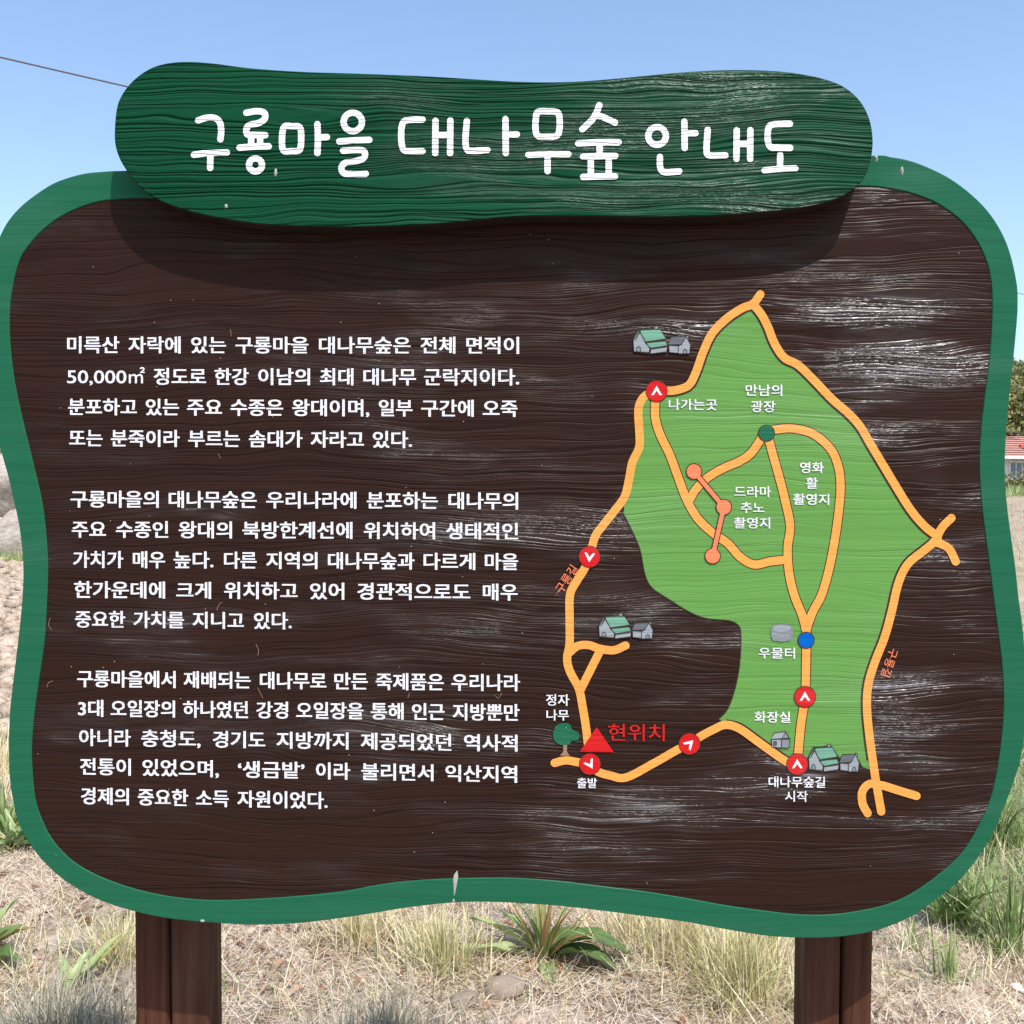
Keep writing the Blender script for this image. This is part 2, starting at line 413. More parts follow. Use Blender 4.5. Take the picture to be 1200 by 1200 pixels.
def word_rot(F, text, cx, cy, ang, length, em, Y, bold=0.0):
    v, f = glyphs(text, bold)
    a = min(p[0] for p in v); b = max(p[0] for p in v); k = length / (b - a)
    c, s = math.cos(ang), math.sin(ang)
    out = []
    for p in v:
        u = (p[0] - (a+b)/2) * k; w = (p[1] - EM_MID) * em
        out.append((cx + u*c - w*s*1.0, cy - (u*s + w*c)))
    F.add(out, f, Y)
S = 1200/280
PARA = [  # origin y, y left, y right, words with (text, start, end); a value above 2000 lies in the right-hand crop
 (380, 102, 105, [('미륵산',80,342),('자락에',388,650),('있는',703,878),('구룡마을',925,2092),('대나무숲은',2145,2605),('전체',2655,2830),('면적이',2885,3150)]),
 (380, 260, 265, [('50,000',80,378),('㎡',390,470),('정도로',515,778),('한강',820,992),('이남의',1040,2100),('최대',2150,2318),('대나무',2368,2632),('군락지이다.',2672,3150)]),
 (380, 413, 422, [('분포하고',85,430),('있는',475,642),('주요',682,858),('수종은',900,1165),('왕대이며,',2010,2398),('일부',2445,2615),('구간에',2658,2922),('오죽',2967,3142)]),
 (380, 570, 581, [('또는',90,258),('분죽이라',300,645),('부르는',688,948),('솜대가',993,2062),('자라고',2103,2370),('있다.',2415,2612)]),
 (560, 105, 115, [('구룡마을의',97,540),('대나무숲은',590,1032),('우리나라에',1080,2333),('분포하는',2385,2742),('대나무의',2795,3145)]),
 (560, 257, 267, [('주요',103,275),('수종인',325,588),('왕대의',640,908),('북방한계선에',960,2313),('위치하여',2370,2728),('생태적인',2783,3145)]),
 (560, 408, 420, [('가치가',110,362),('매우',410,572),('높다.',615,815),('다른',868,1032),('지역의',1080,2137),('대나무숲과',2190,2625),('다르게',2670,2930),('마을',2978,3145)]),
 (560, 560, 573, [('한가운데에',115,572),('크게',628,803),('위치하고',868,2038),('있어',2100,2272),('경관적으로도',2338,2905),('매우',2968,3143)]),
 (560, 708, 728, [('중요한',120,372),('가치를',413,667),('지니고',710,968),('있다.',1018,2008)]),
 (770, 107, 128, [('구룡마을에서',130,625),('재배되는',665,1002),('대나무로',1048,2182),('만든',2222,2390),('죽제품은',2430,2772),('우리나라',2810,3155)]),
 (770, 255, 278, [('3대',135,262),('오일장의',298,622),('하나였던',662,988),('강경',1030,1190),('오일장을',2030,2368),('통해',2405,2570),('인근',2612,2775),('지방뿐만',2817,3152)]),
 (770, 402, 432, [('아니라',140,400),('충청도,',452,750),('경기도',812,1075),('지방까지',1132,2293),('제공되었던',2355,2810),('역사적',2873,3142)]),
 (770, 547, 588, [('전통이',145,400),('있었으며,',458,842),('‘생금밭’',938,2072),('이라',2130,2302),('불리면서',2357,2720),('익산지역',2780,3140)]),
 (770, 695, 738, [('경제의',150,390),('중요한',435,688),('소득',727,892),('자원이었다.',935,2188)]),
]
def cx_(v): return 60 + v/S if v < 2000 else 340 + (v-2000)/S
TXT_Y = PANEL_Y - 0.0006
for oy, yl, yr, ws in PARA:
    F = Flat()
    y0, y1 = oy + yl/S, oy + yr/S
    sl = (y1 - y0) / 520.0
    for t, a, b in ws:
        em = 21.6
        word(F, t, cx_(a), cx_(b), y0 - sl*85, em, TXT_Y, {'㎡': 0.008, '50,000': 0.012}.get(t, 0.024), sl)
    F.build('text_line', M['white'], panel)

# the map --------------------------------------------------------------
YM = PANEL_Y
R1 = [(770,458),(757,463),(750,472.5),(748,485),(749.5,510),(748.8,525),(741,542),(737.5,560),(732,582),(719,600),(707.5,614.6),(697.3,629),(691,652),(684,668),(675.4,681.6),(668,697),(667.5,725),(667.5,754),(664.6,772),(668,787),(678.3,807),(682.7,828),(686.5,851),(689,872)]
R2 = [(769.5,458),(781,458),(793,457),(807.5,451),(816,435),(824,412.5),(835,390),(852.5,372.5),(870,361),(882.5,356),(891,345)]
R3 = [(883,357),(892,368),(900,383),(907.5,402),(919,419),(935,427.5),(952.5,444),(975,467.5),(995,485),(1009,501),(1020,520),(1035,545),(1050,570),(1067,597),(1083,616),(1098,628)]
R3b = [(1115,607),(1105,617),(1099,628),(1099,636)]
R3c = [(1094,635),(1104,638),(1113,644),(1120,658)]
R4 = [(1099,632),(1083,645),(1064,661),(1053,683),(1045,716.7),(1036.7,746.7),(1025,776.7),(1017.5,803),(1016,830),(1019,863),(1022.7,890),(1026.7,916.7),(1032.7,951)]
R4b = [(1028,919),(1018,919),(1010.5,928),(1011,942),(1016.7,953)]
R4c = [(1026,919),(1036,921),(1052,926),(1074,932.7)]
R5 = [(934,896),(921.7,892.5),(906,882),(890,870.5),(866.7,854),(850.3,849.4),(836,855),(821,863),(808,872),(795,878),(765.8,894.6),(734,911),(716,909),(700,904),(691,895),(678,893.5),(663.7,891),(650,894)]
R6 = [(668,764),(677,757),(690,756),(702,760),(719,762),(733,756.5)]
R6b = [(703,763),(691,787),(680,809)]
R7 = [(768,468),(768,490),(774,510),(785,533),(795,560),(805,586),(818,608),(835.8,624.8),(853,637),(867.8,653),(884,661.5),(902,658),(920,656)]
R8 = [(894,511),(881,530),(867.5,540),(845,550),(827.5,561),(815,574),(807,588)]
R9 = [(901,515),(907,537),(914,562),(921,590),(926,617),(923,643),(925,673),(931.7,700),(940.5,722),(946,745)]
R10 = [(903,504),(927.5,502),(952,508),(972.5,525),(982,545),(985,567),(983.7,592),(979,628),(972,665),(963,696.7),(952,718),(945,738)]
R11 = [(945,752),(944.6,780),(943.5,816),(938.5,850),(935,890)]
forest_pts = (catmull(R1[:9] , 4) + [(731,603)])[::-1] if False else None
west = catmull(R1[:9], 4)[::-1]            # from the lower left corner up to the exit marker
edge = west + catmull(R2[:10], 4)[1:] + catmull(R3, 4)[1:] + catmull(R4[:11], 4)[1:]
edge += [(1021,902),(1011,899),(1006,890),(1000,884),(984,888),(974,874),(970,872),(950,882),(940,900),(934,897)] + catmull(R5[:6], 4)[1:]
edge += catmull([(842,843),(853,830),(862,804),(867,775),(868,742),(864,732),(853,727.4),(827,724.8),(806.6,716.6),(783,702),(764,689),(755.6,673),(749.7,643.7),(739.5,620),(731,603)], 4)
F = Flat(); F.poly(edge, YM - 0.0004); F.build('map_forest', M['forest'], panel)
F = Flat(); F.ribbon(edge[-61:] , 1.6, YM - 0.0005, smooth=False, caps=False)
F.build('map_forest_outline', M['ink'], panel)

def road(paths, name='map_road', w=9.6, m='orange', ow=11.8, y=0.0, inkpaths=None):
    F = Flat()
    for i, p in enumerate(inkpaths if inkpaths is not None else paths):
        F.ribbon(p, ow, YM - 0.0006 - y - 0.00002*i, caps=False)
    if F.v: F.build('map_road_outline', M['ink'], panel)
    F = Flat()
    for i, p in enumerate(paths): F.ribbon(p, w, YM - 0.00078 - y - 0.00002*i)
    F.build(name, M[m], panel)
# each road runs at its own tiny height so that crossings never share a plane
def shift(pts, d):   # parallel line
    out = []
    for i, p in enumerate(pts):
        a, b = pts[max(i-1, 0)], pts[min(i+1, len(pts)-1)]
        l = math.hypot(b[0]-a[0], b[1]-a[1]) or 1
        out.append((p[0] - (b[1]-a[1])/l*d, p[1] + (b[0]-a[0])/l*d))
    return out
road([R7, R8, R9, R10, R11])
road([R1, R2, R3, R3b, R3c, R4, R4b, R4c, R5, R6, R6b], y=0.0003,
     inkpaths=[shift(R2[:10], 1.1), shift(R3, 1.1), shift(R4[:11], 1.1), shift(R5[:6], 0.9)])
YT = YM - 0.0015
F = Flat(); F.ribbon([(813.3,552.5),(848.3,594.3)], 7.4, YT, smooth=False); F.ribbon([(848.3,594.3),(835.2,651.6)], 7.4, YT - 0.00002, smooth=False)
for i, c in enumerate(((813.3,552.5),(848.3,594.3),(835.2,651.6))): F.disc(*c, 9.6, YT - 0.00004 - 0.00002*i)
F.build('map_trail_outline', M['ink'], panel)
F = Flat(); F.ribbon([(813.3,552.5),(848.3,594.3)], 5.0, YT - 0.0002, smooth=False); F.ribbon([(848.3,594.3),(835.2,651.6)], 5.0, YT - 0.00022, smooth=False)
for i, c in enumerate(((813.3,552.5),(848.3,594.3),(835.2,651.6))): F.disc(*c, 8.5, YT - 0.00024 - 0.00002*i)
F.build('map_trail', M['salmon'], panel)

def marker(cx, cy, ang):
    F = Flat(); F.disc(cx, cy, 13.0, YT); o1 = F.build('map_marker_outline', M['ink'], panel)
    F = Flat(); F.disc(cx, cy, 12.1, YT - 0.0001); F.build('map_marker', M['red'], panel)
    F = Flat(); c, s = math.cos(ang), math.sin(ang)
    pts = [(0,-6.2),(6.3,4.6),(3.6,4.6),(0,-0.6),(-3.6,4.6),(-6.3,4.6)]
    F.poly([(cx + a*c - b*s, cy + a*s + b*c) for a, b in pts], YT - 0.0002)
    F.build('map_arrow', M['white'], panel)
marker(769.5, 458.3, 0); marker(690.9, 652.5, R(185)); marker(691.4, 895.4, R(150)); marker(808, 871.8, R(45)); marker(943.3, 816.7, 0); marker(934.3, 895.7, 0)
for c, m in (((898.3,507.5), 'dgreen'), ((944.7,750.3), 'blue')):
    F = Flat(); F.disc(*c, 10.0, YT); F.build('map_marker_outline', M['ink'], panel)
    F = Flat(); F.disc(*c, 8.9, YT - 0.0001); F.build('map_marker', M[m], panel)
F = Flat(); F.poly([(699.3,852),(679.3,881),(719.3,881.6)], YT - 0.0001); F.build('map_triangle', M['red'], panel)

LAB = [('나가는곳',783.7,840.5,473.7,14.2,'white'),('만남의',873.7,916.7,457,14.5,'white'),('광장',880,908.7,476,14.5,'white'),('드라마',860.5,903.7,575.8,14.0,'white'),
 ('추노',868,895.7,594.5,14.0,'white'),('촬영지',860,902.5,612.5,14.2,'white'),('영화',937.5,965.5,547.6,14.2,'white'),('활',944.5,958.5,566,14.2,'white'),('촬영지',929.5,971.7,584.8,14.2,'white'),
 ('정자',639.8,667.2,820,14.8,'white'),('나무',640.4,666.6,837.7,14.0,'white'),('현위치',712.7,778.9,858,22.0,'redtext'),('출발',676.3,699.6,917.4,13.2,'white'),('우물터',889,931.7,765,14.2,'white'),
 ('화장실',884,926,840,14.4,'white'),('대나무숲길',900.7,967,916,14.2,'white'),('시작',920,946.7,933,13.6,'white')]
for t, a, b, yc, em, m in LAB:
    F = Flat(); word(F, t, a, b, yc - 0.008*(a), em, YT, 0.016 if m == 'white' else 0.008, 0.008)
    F.build('map_label', M[m], panel)
F = Flat(); word_rot(F, '구룡길', 663.7, 678.7, R(57), 35, 13.5, YT); F.build('map_label', M['salmon'], panel)
F = Flat(); word_rot(F, '구룡길', 1042.7, 776.7, R(-108), 34, 13.0, YT); F.build('map_label', M['salmon'], panel)

def icon(name, pieces, T):
    for i, (m, pts) in enumerate(pieces):
        F = Flat(); pp = [T(*p) for p in pts]
        F.poly(pp, YT - 0.00005 - 0.00004*i); F.build(name, M[m], panel)
    F = Flat()
    for i, (m, pts) in enumerate(pieces):
        F.ribbon([T(*p) for p in pts], 0.75, YT - 0.0004 - 0.00001*i, closed=True, smooth=False)
    F.build(name + '_outline', M['ink'], panel)
BIG = [('lgrey', [(515,268),(548,325),(566,352),(563,375),(492,368),(488,315)]), ('roofg', [(513,265),(615,262),(644,310),(545,322)]), ('roofg', [(485,314),(512,266),(522,270),(499,312)]),
       ('roofg', [(543,325),(638,318),(650,342),(572,352)]), ('lgrey', [(571,355),(648,346),(645,370),(569,378)]), ('lgrey', [(588,262),(590,250),(604,248),(606,264)]), ('grey', [(503,368),(503,352),(513,343),(523,352),(523,370)])]
SML = [('dgrey', [(667,298),(738,295),(715,335),(652,336)]), ('lgrey', [(738,298),(757,335),(752,378),(700,378),(700,342),(713,335)]), ('lgrey', [(655,338),(699,341),(699,376),(657,371)]),
       ('grey', [(722,378),(722,363),(731,356),(740,364),(740,378)]), ('lgrey', [(735,299),(735,291),(748,294),(747,308)])]
T1 = lambda x, y: (620 + x/4, 320 + y/4)
icon('map_house', BIG, T1); icon('map_house', SML, T1)
T2 = lambda x, y: (701 + (x-485)/4*0.945, 718.5 + (y-248)/4*0.92)
icon('map_house', BIG, T2); icon('map_house', SML, T2)
T3 = lambda x, y: (947 + (x-485)/4*0.88, 872 + (y-248)/4*0.99)
icon('map_house', BIG, T3); icon('map_house', SML, T3)
F = Flat(); well = [(903.5,737),(906,732.5),(916,730.7),(927,732.5),(929,737),(929,746),(926,750.5),(916,752),(906,750.5),(903.5,746)]
F.poly(well, YT - 0.0001); F.build('map_well', M['grey'], panel)
F = Flat(); F.poly([(905.5,737),(907,733.8),(916,732.4),(925.5,733.8),(927,737),(924,739.5),(916,740.5),(908,739.5)], YT - 0.0002)
for a, b in ((906, 743), (913, 744.5), (920, 744.5)): F.ribbon([(a, b), (a + 4.5, b + 0.6)], 2.2, YT - 0.00022, smooth=False)
F.build('map_well_top', M['lgrey'], panel)
T4 = lambda x, y: (902.7 + x, 856.7 + y)
icon('map_hut', [('lgrey', [(5,2),(18,0.5),(22,9),(1,9.5)]), ('lgrey', [(1.5,9.6),(13,9.6),(13,20),(2,18.5)]), ('grey', [(18,1),(23,9.5),(22,20),(13.2,20),(13.2,9.5)]), ('dgrey', [(4,12),(7,12),(7,17),(4,17)])], T4)
F = Flat()
F.poly(catmull([(649,866),(648.5,858),(652,850),(659,847.5),(667,848),(671,855),(677,858),(679,863),(676,868),(670,868),(666,873),(655,872)], 4, True), YT - 0.0001)
F.build('map_tree_crown', M['dgreen'], panel)
F = Flat(); F.poly([(660,872),(664.5,872),(664.5,881),(667.5,885.5),(656,885.5),(660,881)], YT - 0.00005); F.build('map_tree_trunk', M['bark_icon'], panel)

# chips, droppings and specks stuck on the paint
q = NT('bird_lime'); q.b.inputs['Base Color'].default_value = (0.33, 0.32, 0.28, 1); q.b.inputs['Roughness'].default_value = 0.8; M['lime'] = q.m
def blob(pts, th, Y, name, parent, m='lime'):
    w = [P(a, b, Y) - ROOT for a, b in pts]; n = len(w); c = sum(w, Vector()) / n + Vector((0, -th, 0))
    v = [tuple(p) for p in w] + [tuple(c)]
    me = bpy.data.meshes.new(name); me.from_pydata(v, [], [(i, (i+1) % n, n) for i in range(n)]); me.update()
    return link(name, me, M[m], parent)
blob([(532,1025),(536,1020),(537,1027),(535,1038),(533,1048),(532,1050),(531.5,1040),(531,1031)], 0.0012, -0.0001, 'dropping', border)
blob([(531,1053),(533,1055),(532,1058),(530,1056)], 0.001, -0.0001, 'dropping', border)
blob([(1056,196),(1058,195),(1059,201),(1057,206),(1055,201)], 0.002, -0.0001, 'dropping', border)
blob([(1025,183),(1028,182),(1029,188),(1026,190)], 0.002, -0.0001, 'dropping', border)
blob([(322,198),(324,197),(325,203),(323,207),(321,204)], 0.0015, TY - 0.0001, 'dropping', title_board)
blob([(263,240),(266,239),(267,243),(264,244)], 0.001, TY - 0.0001, 'dropping', title_board)
blob([(234,1078),(239,1077.5),(240,1080),(236,1081)], 0.001, -0.0001, 'dropping', border)
F = Flat()
for i in range(80):
    a, b = random.uniform(40, 1150), random.uniform(260, 1040)
    l = random.uniform(0.5, 1.1); t = random.uniform(0, 3.14)
    F.poly([(a - l*math.cos(t), b - l*math.sin(t)), (a + 0.5*math.sin(t), b - 0.5*math.cos(t)), (a + l*math.cos(t), b + l*math.sin(t)), (a - 0.5*math.sin(t), b + 0.5*math.cos(t))], YT - 0.0003)
o = F.build('paint_speck', M['lime'], panel); o['kind'] = 'stuff'
F = Flat()
for pts in ([(59,724),(57,732),(60,738)], [(55,805),(57,800),(62,798)], [(300,755),(303,762),(302,768)], [(302,806),(305,812),(308,818)], [(480,812),(478,818)], [(580,815),(584,818),(588,812)],
            [(198,924),(197,932),(199,938)], [(655,690),(652,697)], [(256,532),(258,537)], [(270,386),(271,394)], [(254,715),(257,708),(260,706)]):
    F.ribbon(pts, 0.55, YT - 0.0004)
tag(F.build('scratch', M['bark_icon'], panel), kind='stuff')

# posts: two timbers side by side each, standing 0.108 behind the face
PYF = 0.108
def timber(x0, x1, y0, y1, z0, z1, r, name, parent):
    pr = []
    for cx, cy, a0 in ((x1-r, y0+r, -90), (x1-r, y1-r, 0), (x0+r, y1-r, 90), (x0+r, y0+r, 180)):
        for k in range(5):
            a = R(a0 + 90*k/4); pr.append((cx + r*math.cos(a), cy + r*math.sin(a)))
    n = len(pr); v = [(x-parent.location.x - ROOT.x, y-parent.location.y - ROOT.y, z) for z in (z0, z1) for x, y in pr]
    f = [(i, (i+1) % n, n + (i+1) % n, n + i) for i in range(n)] + [tuple(range(n))[::-1], tuple(range(n, 2*n))]
    me = bpy.data.meshes.new(name); me.from_pydata(v, [], f); me.update()
    return link(name, me, M['post'], parent)
for spans in (((157.5, 196.5), (199.5, 243.5)), ((943.5, 985.5), (988.5, 1023))):
    p = empty('post'); p.parent = sign
    for a, b in spans:
        timber(P(a, 1130, PYF).x, P(b, 1130, PYF).x, PYF, PYF + 0.075, -0.25, 1.86, 0.007, 'post_timber', p)
def boxm(name, a, b, m, parent, off=Vector((0, 0, 0))):
    bm = bmesh.new(); bmesh.ops.create_cube(bm, size=1)
    for v in bm.verts:
        v.co = Vector([a[i] + (v.co[i] + 0.5) * (b[i] - a[i]) for i in range(3)]) - off
    me = bpy.data.meshes.new(name); bm.to_mesh(me); bm.free()
    return link(name, me, m, parent)
for zz in (1.05, 1.72):
    boxm('back_rail', (-0.66, 0.047, zz), (0.56, PYF - 0.002, zz + 0.09), M['post'], sign, ROOT)
for a in (390, 780):
    c = P(a, 200)
    boxm('title_batten', (c.x - 0.03, 0.046, 1.70), (c.x + 0.03, 0.075, 1.98), M['post'], sign, ROOT)
    boxm('title_bracket', (c.x - 0.02, -0.004, 1.885), (c.x + 0.02, 0.046, 1.96), M['post'], sign, ROOT)

# ---------------------------------------------------------------- terrain
def sst(a, b, x):
    t = np.clip((x - a) / (b - a), 0, 1); return t*t*(3 - 2*t)
def big_h(x, y):
    h = 0.04*np.sin(x*1.3 + 0.7)*np.cos(y*0.9) * sst(0.5, 3, np.abs(y)) 
    h = h + 0.0035*np.maximum(y - 18, 0)*sst(18, 60, y)
    hill = sst(115, 215, y) * (15 + 3*np.sin(x*0.021 + 1.0) + 2*np.sin(x*0.05))
    return h + hill
def height(x, y):
    return float(big_h(np.array(x), np.array(y))) + near_h(x, y)
def near_h(x, y):
    d = math.hypot(x, y - 2)
    if d > 26: return 0.0
    k = 1.0 - min(1, d / 26)
    v = Vector((x, y, 0))
    h = 0.040 * mnoise.noise(v * 1.6) + 0.028 * mnoise.noise(v * 4.7 + Vector((3, 1, 0)))
    c = mnoise.noise(v * 12.0 + Vector((9, 4, 0))); h += 0.016 * abs(c)
    h += 0.006 * mnoise.noise(v * 31.0)
    # ploughed clods off to the left
    if x < -1.3: h += 0.05 * min(1, (-1.3 - x)) * abs(mnoise.noise(v * 3.3 + Vector((5, 5, 5)))) * min(1, max(0, y - 3.5))
    return h * (0.35 + 0.65*k)

n1, n2 = 380, 420
u = np.linspace(-1, 1, n1); xs = np.sinh(u * 6.6) * 1.55
v = np.linspace(0, 1, n2); ys = 2.2 + np.where(v < 0.12, -np.sinh((0.12 - v) / 0.12 * 5.0) * 1.0, np.sinh((v - 0.12) / 0.88 * 6.6) * 2.3)
XX, YY = np.meshgrid(xs, ys)
HH = big_h(XX, YY)
for j in range(n2):
    if -6 < ys[j] < 30:
        for i in range(n1):
            if abs(xs[i]) < 26: HH[j, i] += near_h(float(xs[i]), float(ys[j]))
V = np.stack([XX.ravel(), YY.ravel(), HH.ravel()], 1)
idx = np.arange(n1 * n2).reshape(n2, n1)
Fq = np.stack([idx[:-1, :-1].ravel(), idx[:-1, 1:].ravel(), idx[1:, 1:].ravel(), idx[1:, :-1].ravel()], 1)
q = NT('ground_soil')
tc = q.n('ShaderNodeTexCoord'); O = tc.outputs['Object']; sp = q.n('ShaderNodeSeparateXYZ'); q.l(O, sp.inputs[0])
a = q.noise(O, 3.0, 6, 0.6); b = q.noise(O, 38.0, 4, 0.65); c_ = q.noise(O, 0.35, 3, 0.6)
soil = q.ramp(a, [(0.3, (0.07, 0.045, 0.03)), (0.47, (0.20, 0.14, 0.10)), (0.60, (0.42, 0.34, 0.27)), (0.72, (0.62, 0.54, 0.45))])
soil = q.mix(q.maprange(b, 0.35, 0.7, 0.0, 0.55), soil, (0.56, 0.50, 0.42, 1))
dry = q.ramp(q.noise(O, 1.1, 5, 0.7), [(0.3, (0.27, 0.21, 0.135)), (0.7, (0.42, 0.35, 0.25))])
c1 = q.mix(q.maprange(sp.outputs[1], 7, 14), soil, dry)
grn = q.ramp(q.noise(O, 0.9, 4, 0.6), [(0.3, (0.07, 0.10, 0.03)), (0.7, (0.16, 0.18, 0.07))])
c1 = q.mix(q.maprange(c_, 0.55, 0.68, 0.0, 0.6), c1, grn)
c1 = q.mix(q.maprange(sp.outputs[1], 100, 120), c1, q.ramp(c_, [(0.3, (0.05, 0.07, 0.025)), (0.7, (0.10, 0.11, 0.05))]))
q.l(c1, q.b.inputs['Base Color']); q.b.inputs['Roughness'].default_value = 0.95; q.b.inputs['Specular IOR Level'].default_value = 0.15
bp = q.n('ShaderNodeBump'); bp.inputs['Distance'].default_value = 0.012; q.l(q.math('ADD', q.math('MULTIPLY', a, 1.5), b), bp.inputs['Height']); q.l(bp.outputs[0], q.b.inputs['Normal'])
tag(link('ground', mesh_np('ground', V, Fq, smooth=True), q.m), kind='structure')

# ---------------------------------------------------------------- plants
def leafmat(name, stops, rough=0.6, trans=0.25, spec=0.3):
    q = NT(name)
    at = q.n('ShaderNodeAttribute', attribute_name='tint')
    tc = q.n('ShaderNodeTexCoord')
    f = q.math('ADD', at.outputs['Fac'], q.math('MULTIPLY', q.math('SUBTRACT', q.noise(tc.outputs['Object'], 30, 2), 0.5), 0.25))
    c = q.ramp(f, stops); q.l(c, q.b.inputs['Base Color'])
    q.b.inputs['Roughness'].default_value = rough; q.b.inputs['Specular IOR Level'].default_value = spec
    if trans:
        t = q.n('ShaderNodeBsdfTranslucent'); q.l(c, t.inputs[0]); mx = q.n('ShaderNodeMixShader'); mx.inputs[0].default_value = trans
        q.l(q.b.outputs[0], mx.inputs[1]); q.l(t.outputs[0], mx.inputs[2]); q.l(mx.outputs[0], q.t.nodes['Material Output'].inputs[0])
    return q.m
M['straw'] = leafmat('straw', [(0.0, (0.16, 0.095, 0.055)), (0.25, (0.42, 0.29, 0.18)), (0.55, (0.60, 0.475, 0.33)), (1.0, (0.78, 0.70, 0.58))], 0.6, 0.15)
M['grey_straw'] = leafmat('weathered_straw', [(0.0, (0.18, 0.15, 0.11)), (0.5, (0.42, 0.37, 0.29)), (1.0, (0.60, 0.55, 0.46))], 0.6, 0.15)
M['mixed_grass'] = leafmat('half_dry_grass', [(0.0, (0.14, 0.20, 0.05)), (0.3, (0.34, 0.37, 0.12)), (0.55, (0.64, 0.56, 0.31)), (1.0, (0.78, 0.68, 0.47))], 0.55, 0.2)
M['shade_grass'] = leafmat('shade_toned_grass', [(0.0, (0.10, 0.09, 0.06)), (0.5, (0.34, 0.315, 0.23)), (1.0, (0.58, 0.54, 0.42))], 0.55, 0.1)  # grey-green of grass in shade, put into the blade colour
M['green_grass'] = leafmat('green_grass', [(0.0, (0.06, 0.10, 0.03)), (0.35, (0.20, 0.29, 0.085)), (0.7, (0.36, 0.45, 0.18)), (1.0, (0.52, 0.50, 0.32))], 0.45, 0.3)
M['dock'] = leafmat('dock_leaf', [(0.0, (0.07, 0.14, 0.045)), (0.35, (0.16, 0.24, 0.075)), (0.58, (0.34, 0.43, 0.19)), (0.78, (0.30, 0.26, 0.08)), (1.0, (0.42, 0.22, 0.11))], 0.4, 0.25, 0.45)
M['dead'] = leafmat('dead_leaf', [(0.0, (0.11, 0.045, 0.025)), (0.5, (0.26, 0.12, 0.065)), (1.0, (0.42, 0.27, 0.17))], 0.7, 0.1)
M['crown'] = leafmat('tree_leaves', [(0.0, (0.06, 0.08, 0.03)), (0.4, (0.15, 0.16, 0.06)), (0.7, (0.30, 0.28, 0.10)), (1.0, (0.40, 0.34, 0.17))], 0.7, 0.25)

_hc = {}
def hz(x, y):
    return height(x, y)
def blades(x, y, hgt, wid, lean, az, curl, tint, nseg=4, z=None):
    """grass blades as tapered bent strips; all arguments arrays"""
    n = len(x)
    if z is None: z = np.array([hz(float(a), float(b)) for a, b in zip(x, y)])
    t = np.linspace(0, 1, nseg + 1)
    ang = lean[:, None] + curl[:, None] * t[None, :]           # from vertical
    ds = hgt[:, None] / nseg
    out = np.cumsum(np.sin(ang) * ds, 1) - np.sin(ang[:, :1]) * ds
    up = np.cumsum(np.cos(ang) * ds, 1) - np.cos(ang[:, :1]) * ds
    cx, sx = np.cos(az)[:, None], np.sin(az)[:, None]
    px = x[:, None] + out * cx; py = y[:, None] + out * sx; pz = z[:, None] + up - 0.004
    tw = rng.uniform(-0.8, 0.8, n)[:, None] 
    wx, wy = -np.sin(az[:, None] + tw), np.cos(az[:, None] + tw)
    w = wid[:, None] * np.array([0.8, 1.0, 0.85, 0.55, 0.08])[None, :] if nseg == 4 else wid[:, None] * np.linspace(1, 0.1, nseg + 1)[None, :]
    A = np.stack([px - wx*w/2, py - wy*w/2, pz], 2); B = np.stack([px + wx*w/2, py + wy*w/2, pz], 2)
    V = np.stack([A, B], 2).reshape(-1, 3)
    base = (np.arange(n) * (nseg + 1) * 2)[:, None] + (np.arange(nseg) * 2)[None, :]
    base = base.ravel()
    Fq = np.stack([base, base + 1, base + 3, base + 2], 1)
    return V, Fq, np.repeat(tint, (nseg + 1) * 2)
def merge(parts):
    k = 0; VV = []; FF = []; TT = []
    for V, F, T in parts:
        VV.append(V); FF.append(F + k); TT.append(T); k += len(V)
    return np.concatenate(VV), np.concatenate(FF), np.concatenate(TT)

# litter of dry straw lying on the soil
def scatter(n, x0, x1, y0, y1, thr=None, sc=1.7, off=0.0):
    x = rng.uniform(x0, x1, n); y = rng.uniform(y0, y1, n)
    if thr is not None:
        keep = np.array([mnoise.noise(Vector((a * sc + off, b * sc, off))) > thr + 0.25 * (r - 0.5) for a, b, r in zip(x, y, rng.random(n))])
        x, y = x[keep], y[keep]
    return x, y
parts = []
for (n, x0, x1, y0, y1, thr) in ((105000, -2.3, 2.6, 1.0, 2.9, -0.12), (36000, -3.4, 4.0, 2.6, 5, -0.15), (16000, -7, 8, 4.5, 10, -0.15)):
    x, y = scatter(n, x0, x1, y0, y1, thr); k = len(x)
    parts.append(blades(x, y, rng.uniform(0.025, 0.075, k) * (1 + (rng.random(k) < 0.18) * 1.3), rng.uniform(0.0012, 0.0040, k), rng.uniform(1.0, 1.6, k), rng.uniform(0, 6.28, k), rng.uniform(-0.5, 0.7, k), np.clip(rng.normal(0.60, 0.32, k), 0, 1), 3))
V, F, T = merge(parts)
V[:, 2] += rng.uniform(0.0, 0.018, len(V)//8).repeat(8) if len(V) % 8 == 0 else 0
tag(link('straw_litter', mesh_np('straw_litter', V, F, T), M['straw']), 'dry straw lying over the bare soil behind the sign', 'straw', kind='stuff')

# short standing dry grass
x, y = scatter(22000, -3.2, 3.6, 1.2, 4.4, 0.06, 2.3, 4.0); k = len(x)
V, F, T = blades(x, y, rng.uniform(0.06, 0.17, k), rng.uniform(0.0015, 0.0032, k), rng.uniform(0, 0.5, k), rng.uniform(0, 6.28, k), rng.uniform(0, 1.4, k), np.clip(rng.normal(0.66, 0.22, k), 0, 1))
tag(link('dry_grass', mesh_np('dry_grass', V, F, T), M['mixed_grass']), 'short yellow dry grass standing between the straw', 'grass', kind='stuff')

